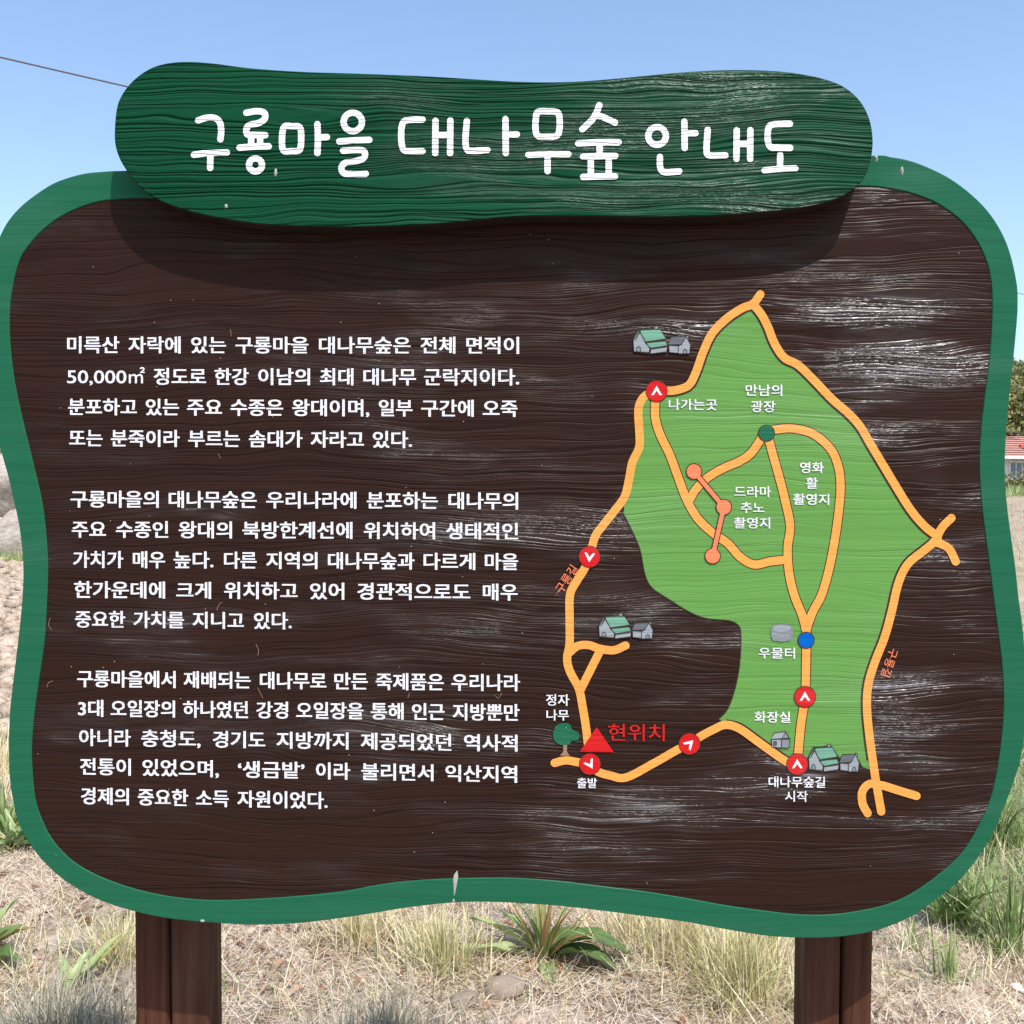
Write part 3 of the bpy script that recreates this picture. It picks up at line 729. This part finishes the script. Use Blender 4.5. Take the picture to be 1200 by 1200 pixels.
# green grass at the right
def zone(px0, px1, py0, py1, n):
    pxs = rng.uniform(px0, px1, n); inv = rng.uniform(1/ (py1-554), 1/(py0-554), n) 
    pys = 554 + 1/inv
    pts = [G(a, b) for a, b in zip(pxs, pys)]
    return np.array([p.x for p in pts]), np.array([p.y for p in pts])
parts = []
x, y = rng.uniform(1.15, 4.6, 60000), rng.uniform(1.95, 7.5, 60000)
keep = (x > 1.62 - (y - 1.9)*0.10 + 0.25*np.sin(y*5)) & (rng.random(60000) < 0.9)
x, y = x[keep], y[keep]; k = len(x)
pt = np.array([mnoise.noise(Vector((a*1.8, b*1.8, 2))) for a, b in zip(x, y)])
parts.append(blades(x, y, rng.uniform(0.07, 0.20, k) * (1 + 0.5*pt), rng.uniform(0.0025, 0.0055, k), rng.uniform(0.0, 0.5, k), rng.uniform(0, 6.28, k), rng.uniform(0.3, 1.7, k), np.clip(rng.normal(0.52, 0.24, k) + 0.25*pt, 0, 1)))
x, y = rng.uniform(-7, -1.75, 9000), rng.uniform(2.5, 4.4, 9000)
keep = np.array([mnoise.noise(Vector((a*1.4, b*1.4, 5))) > 0.02 for a, b in zip(x, y)]); x, y = x[keep], y[keep]; k = len(x)
parts.append(blades(x, y, rng.uniform(0.06, 0.20, k), rng.uniform(0.003, 0.006, k), rng.uniform(0.0, 0.5, k), rng.uniform(0, 6.28, k), rng.uniform(0.3, 1.7, k), np.clip(rng.normal(0.55, 0.25, k), 0, 1)))
x, y = scatter(9000, -2.6, 2.8, 1.1, 3.8, 0.22, 3.1, 9.0); k = len(x)
parts.append(blades(x, y, rng.uniform(0.03, 0.12, k), rng.uniform(0.002, 0.005, k), rng.uniform(0.0, 0.7, k), rng.uniform(0, 6.28, k), rng.uniform(0.2, 1.4, k), np.clip(rng.normal(0.55, 0.2, k), 0, 1)))
V, F, T = merge(parts)
tag(link('green_grass', mesh_np('green_grass', V, F, T), M['green_grass']), 'dense fresh green grass on the bank right of the sign', 'grass', kind='stuff')

# distant stubble and green strips
parts = []
x, y = rng.uniform(3, 36, 26000), rng.uniform(8, 50, 26000); k = len(x)
parts.append(blades(x, y, rng.uniform(0.08, 0.28, k), rng.uniform(0.008, 0.02, k), rng.uniform(0, 0.6, k), rng.uniform(0, 6.28, k), rng.uniform(0, 1.2, k), np.clip(rng.normal(0.5, 0.22, k), 0, 1), 2))
V, F, T = merge(parts)
tag(link('field_stubble', mesh_np('field_stubble', V, F, T), M['grey_straw']), 'tan stubble over the field in front of the red roofed house', 'stubble', kind='stuff')
parts = []
x, y = rng.uniform(25, 60, 9000), rng.uniform(62, 84, 9000); k = len(x)
parts.append(blades(x, y, rng.uniform(0.3, 0.9, k), rng.uniform(0.05, 0.12, k), rng.uniform(0, 0.6, k), rng.uniform(0, 6.28, k), rng.uniform(0, 1.2, k), np.clip(rng.normal(0.6, 0.2, k), 0, 1), 2))
x, y = rng.uniform(-22, -4, 5000), rng.uniform(14.4, 15.4, 5000); k = len(x)
parts.append(blades(x, y, rng.uniform(0.08, 0.25, k), rng.uniform(0.01, 0.02, k), rng.uniform(0, 0.6, k), rng.uniform(0, 6.28, k), rng.uniform(0, 1.2, k), np.clip(rng.normal(0.55, 0.2, k), 0, 1), 2))
V, F, T = merge(parts)
tag(link('field_edge_grass', mesh_np('field_edge_grass', V, F, T), M['green_grass']), 'green grass along the far edges of the fields', 'grass', kind='stuff')

# tufts, each a thing of its own
def tuft(px, py, n, h, spread, mat, label, tmean=0.6, curl=1.3, w=0.0028, lean=0.7, cat='grass tuft'):
    g = G(px, py); x0, y0 = g.x, g.y; z0 = hz(x0, y0)
    r = np.abs(rng.normal(0, spread, n)); a = rng.uniform(0, 6.28, n)
    x = r*np.cos(a); y = r*np.sin(a)
    ln = np.clip(r/spread*lean*0.6 + rng.normal(0, 0.34, n), -0.5, 1.4)
    V, F, T = blades(x, y, h*rng.uniform(0.25, 1.08, n), w*rng.uniform(0.7, 1.5, n), ln, a + rng.normal(0, 0.9, n), rng.uniform(-0.4, curl, n), np.clip(rng.normal(tmean, 0.22, n), 0, 1), z=np.zeros(n))
    o = link('grass_tuft', mesh_np('grass_tuft', V, F, T), M[mat]); o.location = (x0, y0, z0)
    tag(o, label, cat, 'grass tufts behind the sign')
    return o
tuft(60, 1232, 900, 0.22, 0.16, 'shade_grass', 'large shaded grey-green grass tuft left of the left post at the picture bottom', 0.5, 1.5)
tuft(125, 1240, 600, 0.20, 0.12, 'shade_grass', 'shaded grey grass tuft touching the left post', 0.5, 1.5)
tuft(452, 1250, 900, 0.20, 0.11, 'shade_grass', 'grey shaded grass tuft right of the left post at the picture bottom', 0.55, 1.4)
tuft(140, 1120, 420, 0.17, 0.08, 'mixed_grass', 'yellow dry grass tuft under the lower left corner of the border', 0.62, 1.2)
tuft(520, 1135, 600, 0.20, 0.10, 'mixed_grass', 'half green dry grass tuft left of the broad leaved dock', 0.55, 1.2)
tuft(420, 1100, 500, 0.18, 0.13, 'mixed_grass', 'straw coloured tuft under the middle left of the border', 0.72, 1.0)
tuft(800, 1125, 800, 0.22, 0.13, 'mixed_grass', 'tall pale dry grass tuft right of the broad leaved dock', 0.74, 1.0)
tuft(870, 1170, 800, 0.26, 0.11, 'mixed_grass', 'yellow and green grass tuft against the left side of the right post', 0.55, 1.3)
tuft(735, 1105, 400, 0.18, 0.10, 'mixed_grass', 'pale dry tuft close behind the dock plant', 0.75, 1.0)
tuft(900, 1110, 400, 0.20, 0.09, 'mixed_grass', 'straw coloured tuft just left of the right post under the border', 0.72, 1.0)
tuft(1112, 1160, 60, 0.19, 0.04, 'green_grass', 'small green grass tuft on straw right of the right post', 0.6, 0.9, 0.006)
tuft(1130, 1085, 130, 0.26, 0.05, 'green_grass', 'upright bright green grass clump at the straw edge', 0.6, 1.0, 0.007)
tuft(1180, 1110, 160, 0.28, 0.07, 'green_grass', 'arching green grass clump at the right edge of the view', 0.55, 1.3, 0.007)
tuft(1068, 1120, 26, 0.15, 0.02, 'green_grass', 'single thin green shoot right of the right post', 0.7, 0.7, 0.006)
tuft(1165, 985, 260, 0.34, 0.10, 'green_grass', 'tall grass clump below the lower right curve of the border', 0.45, 1.6, 0.009)
tuft(8, 985, 180, 0.22, 0.09, 'green_grass', 'green grass clump at the left edge of the view', 0.45, 1.4, 0.008)
tuft(6, 905, 150, 0.30, 0.08, 'mixed_grass', 'pale dry stalks above the green weeds at the left edge', 0.8, 0.9, 0.004)

# broad leaves
def leaf_mesh(L, W, droop, fold, wave, seed, tint):
    n = 9; V = []; T = []
    r = random.Random(seed); ph = r.uniform(0, 6)
    ang = 0.0; x = z = 0.0
    for i in range(n + 1):
        t = i / n
        w = W * (math.sin(math.pi * min(1, 0.06 + t*0.94)) ** 0.75) * (1 - 0.35*t) + 0.003
        a = droop * t
        for s in (-1, -0.5, 0, 0.5, 1):
            zz = abs(s) * w * fold + wave * math.sin(ph + t*14 + s*2) * abs(s) * W
            V.append((x - math.sin(a)*zz*0, s * w / 2, z + zz)); T.append(tint + (0.06 if s == 0 else 0) + r.uniform(-0.04, 0.04))
        x += math.cos(a) * L / n; z -= math.sin(a) * L / n
    F = [(i*5 + j, i*5 + j + 1, (i+1)*5 + j + 1, (i+1)*5 + j) for i in range(n) for j in range(4)]
    return mesh_np('leaf', V, F, np.clip(T, 0, 1), smooth=True)
def rosette(name, label, cat, px, py, specs):
    g = G(px, py); root = empty(name, (g.x, g.y, hz(g.x, g.y) - 0.005)); tag(root, label, cat)
    for i, (az, el, L, W, droop, tint) in enumerate(specs):
        o = link('leaf', leaf_mesh(L, W, R(droop), 0.35, 0.10, i + int(px), tint), M['dock'], root)
        o.rotation_euler = (random.uniform(-0.5, 0.5), -R(el), R(az)); o.location = (0.015*math.cos(R(az)), 0.015*math.sin(R(az)), 0)
    return root
sp_ = [(182, 17, 0.26, 0.058, 22, 0.55), (160, 36, 0.25, 0.062, 30, 0.60), (150, 55, 0.2, 0.045, 35, 0.45), (-4, 50, 0.30, 0.12, 100, 0.2), (-18, 36, 0.26, 0.09, 85, 0.14), (-12, 30, 0.2, 0.03, 60, 0.8),
       (-84, 14, 0.19, 0.055, 55, 0.5), (-50, 35, 0.12, 0.02, 110, 1.0), (-110, 25, 0.12, 0.02, 90, 1.0), (-20, 12, 0.15, 0.018, 20, 1.0), (200, 12, 0.14, 0.018, 30, 0.95)]
for i in range(40): sp_.append((random.uniform(0, 360), random.uniform(48, 88), random.uniform(0.12, 0.25), random.uniform(0.007, 0.018), random.uniform(0, 60), random.choice((0.3, 0.5, 0.7, 0.75, 0.8, 0.85, 1.0))))
for i in range(12): sp_.append((random.uniform(150, 390), random.uniform(5, 30), random.uniform(0.06, 0.15), random.uniform(0.010, 0.024), random.uniform(10, 80), random.uniform(0.85, 1.0)))
rosette('dock_plant', 'broad leaved dock plant with long green leaves under the middle of the border', 'plant', 638, 1128, sp_)
rosette('dock_plant', 'dock plant with big yellow green leaf at the lower left edge of the view', 'plant', -28, 1128,
        [(30, 50, 0.18, 0.07, 50, 0.8), (60, 65, 0.2, 0.07, 30, 0.6), (-20, 30, 0.18, 0.08, 40, 0.15), (5, 60, 0.17, 0.06, 50, 0.3), (-60, 30, 0.2, 0.05, 40, 0.95), (100, 50, 0.2, 0.06, 30, 0.5), (-95, 45, 0.16, 0.06, 30, 0.2)])
rosette('weed', 'low broad leaved green weed beside the lower left border', 'plant', 14, 1000,
        [(random.uniform(0, 360), random.uniform(15, 75), random.uniform(0.08, 0.17), random.uniform(0.03, 0.055), random.uniform(10, 60), random.uniform(0.3, 0.75)) for _ in range(26)])
rosette('weed', 'dark green leafy weed right of the right post below the border', 'plant', 1102, 1088,
        [(random.uniform(0, 360), random.uniform(50, 85), random.uniform(0.12, 0.24), random.uniform(0.02, 0.035), random.uniform(10, 50), random.uniform(0.1, 0.5)) for _ in range(18)])
rosette('weed', 'young weed with a leaning stem between lower left tuft and left post', 'plant', 78, 1150,
        [(35, 42, 0.26, 0.012, 5, 0.7), (40, 50, 0.2, 0.03, 20, 0.6), (70, 60, 0.13, 0.035, 30, 0.55), (10, 60, 0.12, 0.03, 30, 0.5), (120, 50, 0.12, 0.03, 30, 0.6)])

# dead leaves, clods and pebbles (nobody could count them)
VV = []; FF = []; TT = []; k = 0
for i in range(2200):
    x = random.uniform(-3, 3.4); y = random.uniform(1.0, 4.0)
    if mnoise.noise(Vector((x*2.1, y*2.1, 8))) < 0.0 and random.random() < 0.7: continue
    l = random.uniform(0.015, 0.05); w = l*random.uniform(0.3, 0.6); a = random.uniform(0, 6.28); c = random.uniform(-0.6, 0.9); z = hz(x, y) + 0.016
    tl = random.uniform(-0.4, 0.4)
    for t, ww in ((0, 0.1), (0.35, 1), (0.7, 0.8), (1, 0.05)):
        for s in (-1, 0, 1):
            lx = (t - 0.5)*l; ly = s*ww*w/2; lz = abs(s)*ww*w*0.4*c + tl*lx + 0.2*c*l*math.sin(t*3.1)
            VV.append((x + lx*math.cos(a) - ly*math.sin(a), y + lx*math.sin(a) + ly*math.cos(a), z + lz + abs(lz)*0.3))
    tn = random.random()
    TT += [tn]*12
    for r_ in range(3):
        for s in range(2): FF.append((k + r_*3 + s, k + r_*3 + s + 1, k + r_*3 + s + 4, k + r_*3 + s + 3))
    k += 12
tag(link('dead_leaves', mesh_np('dead_leaves', VV, FF, TT), M['dead']), 'curled reddish brown dead leaves scattered on the straw', 'leaves', kind='stuff')

def stone_mesh(seed, sub=2, amp=0.25):
    bm = bmesh.new(); bmesh.ops.create_icosphere(bm, subdivisions=sub, radius=1)
    for v in bm.verts:
        n = mnoise.noise(v.co * 1.3 + Vector((seed, 0, 0))) + 0.4*mnoise.noise(v.co * 3.1 + Vector((0, seed, 0)))
        v.co *= 1 + amp * n
    me = bpy.data.meshes.new('stone'); bm.to_mesh(me); bm.free(); return me
q = NT('clod_soil'); tc = q.n('ShaderNodeTexCoord')
nn = q.noise(tc.outputs['Object'], 22, 5, 0.65)
q.l(q.ramp(nn, [(0.3, (0.20, 0.14, 0.095)), (0.55, (0.42, 0.33, 0.25)), (0.8, (0.60, 0.53, 0.45))]), q.b.inputs['Base Color']); q.b.inputs['Roughness'].default_value = 0.95
bp = q.n('ShaderNodeBump'); bp.inputs['Distance'].default_value = 0.006; q.l(nn, bp.inputs['Height']); q.l(bp.outputs[0], q.b.inputs['Normal']); M['clod'] = q.m
protos = []
for i in range(6):
    me = stone_mesh(i*3.3, 1, 0.5); protos.append((np.array([v.co[:] for v in me.vertices]), np.array([p.vertices[:] for p in me.polygons])))
VV = []; FF = []; k = 0
def addclod(x, y, s):
    global k
    pv, pf = random.choice(protos); a = random.uniform(0, 6.28); c, sn = math.cos(a), math.sin(a)
    q_ = pv * np.array([s*random.uniform(0.7, 1.3), s, s*random.uniform(0.45, 0.8)])
    X = q_[:, 0]*c - q_[:, 1]*sn; Y = q_[:, 0]*sn + q_[:, 1]*c
    VV.append(np.stack([X + x, Y + y, q_[:, 2] + hz(x, y) + s*0.15], 1)); FF.append(pf + k); k += len(pv)
for i in range(2600): addclod(random.uniform(-3, 3.4), random.uniform(1.0, 4.2), abs(random.gauss(0, 0.010)) + 0.004)
for i in range(2600):
    y = random.uniform(3.6, 14.5); addclod(-(0.45*y + 0.2) - random.uniform(-0.3, 3.5), y, abs(random.gauss(0, 0.05)) + 0.02)
tag(link('soil_clods', mesh_np('soil_clods', np.concatenate(VV), np.concatenate(FF)), M['clod']), 'lumps of dry pale soil on the ground', 'clods', kind='stuff')
q = NT('pale_stone'); tc = q.n('ShaderNodeTexCoord'); nn = q.noise(tc.outputs['Object'], 9, 5, 0.65)
q.l(q.ramp(nn, [(0.3, (0.24, 0.21, 0.17)), (0.55, (0.40, 0.355, 0.305)), (0.8, (0.55, 0.50, 0.44))]), q.b.inputs['Base Color']); q.b.inputs['Roughness'].default_value = 0.9
bp = q.n('ShaderNodeBump'); bp.inputs['Distance'].default_value = 0.02; q.l(nn, bp.inputs['Height']); q.l(bp.outputs[0], q.b.inputs['Normal']); M['stone'] = q.m
q = NT('white_stone'); q.b.inputs['Base Color'].default_value = (0.78, 0.78, 0.76, 1); q.b.inputs['Roughness'].default_value = 0.7; M['wstone'] = q.m
def stone(px, py, s, m, label, seed, group=None):
    g = G(px, py); me = stone_mesh(seed, 3, 0.3); o = link('stone', me, M[m]); o.scale = (s*1.3, s, s*0.65); o.location = (g.x, g.y, hz(g.x, g.y) + s*0.2); o.rotation_euler.z = seed
    for p in me.polygons: p.use_smooth = True
    tag(o, label, 'stone', group); return o
stone(1192, 1162, 0.017, 'wstone', 'small white stone on the straw at the right edge', 2)
stone(590, 1165, 0.05, 'clod', 'pale lump of soil just below the dock plant', 3)
stone(545, 1180, 0.035, 'clod', 'smaller pale soil lump left of the one below the dock', 4)
stone(108, 1165, 0.03, 'stone', 'grey stone left of the left post', 5)
stone(95, 1110, 0.04, 'stone', 'pale grey stone half covered by straw at lower left', 6)

# boulder bank far left
bank = empty('boulder_bank', (-9.0, 16.2, 0)); tag(bank, 'low bank of pale grey boulders beyond the ploughed soil left of the sign', 'stone bank')
for i in range(18):
    for r_ in range(2):
        me = stone_mesh(i*2.1 + r_*7, 3, 0.42)
        for p in me.polygons: p.use_smooth = True
        o = link('boulder', me, M['stone'], bank)
        s = random.uniform(0.8, 1.05); o.scale = (s*1.15, s*0.7, s*0.62); o.location = (-8 + i*1.15 + 0.5*r_ + random.uniform(-0.1, 0.1), r_*0.35, 0.35 + r_*0.78 + random.uniform(-0.08, 0.08)); o.rotation_euler = (0, random.uniform(-0.3, 0.3), random.uniform(-0.3, 0.3))

# ---------------------------------------------------------------- house
def simple(name, rgb, rough=0.7, var=0.15, scale=3.0, metal=0.0):
    q = NT(name); tc = q.n('ShaderNodeTexCoord'); nn = q.noise(tc.outputs['Object'], scale, 4, 0.6)
    q.l(q.ramp(nn, [(0.3, tuple(c*(1-var) for c in rgb)), (0.7, tuple(min(1, c*(1+var)) for c in rgb))]), q.b.inputs['Base Color']); q.b.inputs['Roughness'].default_value = rough
    return q.m
M['hw'] = simple('house_wall', (0.62, 0.60, 0.56)); M['pink'] = simple('house_base', (0.55, 0.40, 0.34)); M['roof'] = simple('roof_tiles', (0.42, 0.22, 0.18), 0.7, 0.25, 6)
M['fr'] = simple('window_frame', (0.75, 0.77, 0.8)); M['tarp'] = simple('red_tarp', (0.62, 0.05, 0.04), 0.5, 0.3, 2)
q = NT('window_glass'); q.b.inputs['Base Color'].default_value = (0.10, 0.17, 0.22, 1); q.b.inputs['Roughness'].default_value = 0.08; M['glass'] = q.m
HX, HY = 36.0, 88.0; HZ = float(big_h(np.array(HX), np.array(HY)))
house = empty('house', (HX, HY, HZ)); tag(house, 'low house with red tiled roof and white framed windows across the field at right', 'house')
boxm('wall', (-3, 0, 0), (12, 8, 2.7), M['hw'], house); boxm('wall_base', (-3.05, -0.06, 0), (12.05, -0.004, 0.75), M['pink'], house)
def prism(name, v, f, m, parent):
    me = bpy.data.meshes.new(name); me.from_pydata(v, [], f); me.update(); return link(name, me, m, parent)
prism('roof', [(-3.8, -1.0, 2.85), (12.8, -1.0, 2.85), (12.8, 9, 2.85), (-3.8, 9, 2.85), (-1.5, 4, 4.7), (10.5, 4, 4.7)], [(0, 1, 5, 4), (1, 2, 5), (2, 3, 4, 5), (3, 0, 4), (3, 2, 1, 0)], M['roof'], house)
boxm('eave', (-3.9, -1.1, 2.62), (12.9, -0.95, 2.86), M['fr'], house)
for r_ in range(9):
    t = (r_ + 0.5) / 9
    boxm('tile_row', (-3.7 + 2.2*t, -1.0 + 5*t - 0.14, 2.86 + 1.85*t), (12.7 - 2.2*t, -1.0 + 5*t + 0.14, 2.93 + 1.85*t), M['roof'], house)
prism('red_tarp', [(5.0 + 0.3*i + 0.1*math.sin(i*3), 0.6 + j*0.9, 3.56 + j*0.36 + 0.07*math.sin(i*2.3 + j)) for j in range(2) for i in range(8)], [(i, i+1, 9+i, 8+i) for i in range(7)], M['tarp'], house)
for i in range(7):
    x0 = -2.4 + i*2.0
    w = boxm('window', (x0, -0.09, 0.85), (x0 + 1.6, -0.01, 2.4), M['fr'], house)
    for j in range(3): boxm('pane', (x0 + 0.08 + j*0.51, -0.12, 0.95), (x0 + 0.50 + j*0.51, -0.092, 2.3), M['glass'], w)

# ---------------------------------------------------------------- trees on the hill
M['bark'] = simple('bark', (0.12, 0.09, 0.07), 0.9)
def crown_mesh(seed, kind):
    r = np.random.default_rng(seed); n = 2400; nl = 20
    lob = r.normal(0, 1, (nl, 3)); lob /= np.linalg.norm(lob, axis=1)[:, None]
    lob *= r.uniform(0.3, 1.0, nl)[:, None] * np.array([2.6, 2.6, 2.6 if kind else 3.2]); lob[:, 2] += 5.4
    rad = r.uniform(0.9, 1.7, nl); li = r.integers(0, nl, n)
    d = r.normal(0, 1, (n, 3)); d /= np.linalg.norm(d, axis=1)[:, None]
    c = lob[li] + d * (rad[li] * r.uniform(0.55, 1.05, n))[:, None]
    s = r.uniform(0.12, 0.27, n); a = r.normal(0, 1, (n, 3)); a /= np.linalg.norm(a, axis=1)[:, None]
    b = np.cross(a, d); b /= np.linalg.norm(b, axis=1)[:, None]
    V = np.stack([c - a*s[:, None], c + b*s[:, None]*0.8, c + a*s[:, None], c - b*s[:, None]*0.8], 1).reshape(-1, 3)
    base = [0.30, 0.45, 0.66, 0.58][seed % 4]
    T = np.clip(base + r.normal(0, 0.1, nl)[li] + r.normal(0, 0.08, n), 0, 1).repeat(4)
    return mesh_np('crown', V, np.arange(4*n).reshape(-1, 4), T)
def trunk_mesh(seed):
    r = random.Random(seed); bm = bmesh.new()
    def limb(p, q_, r0, r1):
        m = (Vector(q_) - Vector(p)); L = m.length
        res = bmesh.ops.create_cone(bm, segments=7, radius1=r0, radius2=r1, depth=L, cap_ends=True)
        mt = Matrix.Translation((Vector(p) + Vector(q_))/2) @ m.to_track_quat('Z', 'Y').to_matrix().to_4x4()
        bmesh.ops.transform(bm, matrix=mt, verts=res['verts'])
    limb((0, 0, -0.5), (0.1, 0, 3), 0.24, 0.17); limb((0.1, 0, 2.9), (0.0, 0.1, 6), 0.17, 0.05)
    for i in range(6):
        a = r.uniform(0, 6.28); z = r.uniform(2.2, 4.5); limb((0.08, 0, z), (1.8*math.cos(a), 1.8*math.sin(a), z + r.uniform(0.8, 2)), 0.09, 0.03)
    me = bpy.data.meshes.new('trunk'); bm.to_mesh(me); bm.free(); return me
tl = ['dark evergreen tree on the wooded hill behind the red roofed house', 'mid green leafy tree on the wooded hill behind the red roofed house', 'yellow green spring tree on the wooded hill behind the red roofed house', 'pale olive budding tree on the wooded hill behind the red roofed house']
prot = []
for i in range(4):
    t = empty('tree'); tag(t, tl[i], 'tree', 'trees on the hill: ' + ['dark evergreens', 'mid green trees', 'yellow green trees', 'pale olive trees'][i])
    link('crown', crown_mesh(i, i % 2), M['crown'], t); link('trunk', trunk_mesh(i), M['bark'], t); prot.append(t)
used = [False]*4
rt = random.Random(5)
spots = []
for row, yy in enumerate((104, 118, 133, 148, 164, 180, 196, 210)):
    for i in range(7):
        px = 1135 + i*23 + rt.uniform(-9, 9) + (16 if row % 2 else 0)
        spots.append(((px - 642)/1200*(yy + 1.5), yy + rt.uniform(-3, 3)))
for i in range(10): spots.append((rt.uniform(-190, 40), rt.uniform(150, 215)))
for x, y in spots:
    if abs(x - 40) < 9 and y < 100: continue
    k_ = rt.choice((0, 1, 1, 2, 2, 3)); o = prot[k_]
    if used[k_]:
        c = o.copy(); col.objects.link(c)
        for ch in o.children:
            d = ch.copy(); col.objects.link(d); d.parent = c
        o = c
    used[k_] = True
    o.location = (x, y, float(big_h(np.array(x), np.array(y))) - 0.2); o.rotation_euler.z = rt.uniform(0, 6.28)
    s = rt.uniform(1.0, 1.35); o.scale = (s, s, s*rt.uniform(0.9, 1.15))
# low shrubs by the house and field edge
for i, (px, py, h) in enumerate(((1192, 584, 1.3), (1205, 590, 1.6), (1170, 584, 1.2))):
    g = G(px, py + 2); g = Vector((g.x*0.0 + (px - 642)/1200*80, 78.5, 0)); n = 700
    z0 = float(big_h(np.array(g.x), np.array(g.y)))
    c = np.stack([rng.normal(0, 0.7, n), rng.normal(0, 0.6, n), np.abs(rng.normal(0, 0.45, n))*h], 1); s = rng.uniform(0.06, 0.14, n)[:, None]
    a = rng.normal(0, 1, (n, 3)); a /= np.linalg.norm(a, axis=1)[:, None]; b = np.cross(a, rng.normal(0, 1, (n, 3))); b /= np.linalg.norm(b, axis=1)[:, None]
    V = np.stack([c - a*s, c + b*s, c + a*s, c - b*s], 1).reshape(-1, 3)
    o = link('shrub', mesh_np('shrub', V, np.arange(4*n).reshape(-1, 4), np.clip(rng.normal([0.6, 0.8, 0.45][i], 0.15, n), 0, 1).repeat(4)), M['crown'])
    o.location = (g.x, g.y, z0); tag(o, ['green shrub in front of the windows of the far house', 'dry yellowish shrub at the right edge in front of the far house', 'dark shrub before the far house nearest the sign border'][i], 'shrub')

# ---------------------------------------------------------------- cables
q = NT('cable_sheath'); q.b.inputs['Base Color'].default_value = (0.10, 0.09, 0.10, 1); q.b.inputs['Roughness'].default_value = 0.6; M['cable'] = q.m
def cable(a, b, sag, r, label):
    n = 40; pts = []
    for i in range(-8, n + 9):
        t = i / n; p = a.lerp(b, t); p = p + Vector((0, 0, sag*4*t*(t-1) if 0 <= t <= 1 else 0.0)); pts.append(p)
    V = []; F = []
    for i, p in enumerate(pts):
        d = (pts[min(i+1, len(pts)-1)] - pts[max(i-1, 0)]).normalized(); s = d.cross(Vector((0, 0, 1))).normalized(); u_ = s.cross(d)
        for k_ in range(6):
            an = k_*math.pi/3; V.append(tuple(p + s*math.cos(an)*r + u_*math.sin(an)*r))
    for i in range(len(pts)-1):
        for k_ in range(6): F.append((i*6+k_, i*6+(k_+1) % 6, (i+1)*6+(k_+1) % 6, (i+1)*6+k_))
    o = link('overhead_cable', mesh_np('overhead_cable', V, F, smooth=True), M['cable']); tag(o, label, 'cable'); return o
def at(px, py, depth):
    d = ray(px, py); return CAM + d * (depth / d.y)
cable(at(0, 67, 9), at(1200, 345, 26), 0.0, 0.008, 'thin dark overhead cable crossing the sky behind the title board')
cable(at(1150, 498, 70), at(1300, 530, 76), 0.0, 0.03, 'grey cable low in front of the wooded hill at right')
cable(at(1150, 510, 70), at(1300, 526, 76), 0.0, 0.03, 'lower grey cable just above the red roof at right')
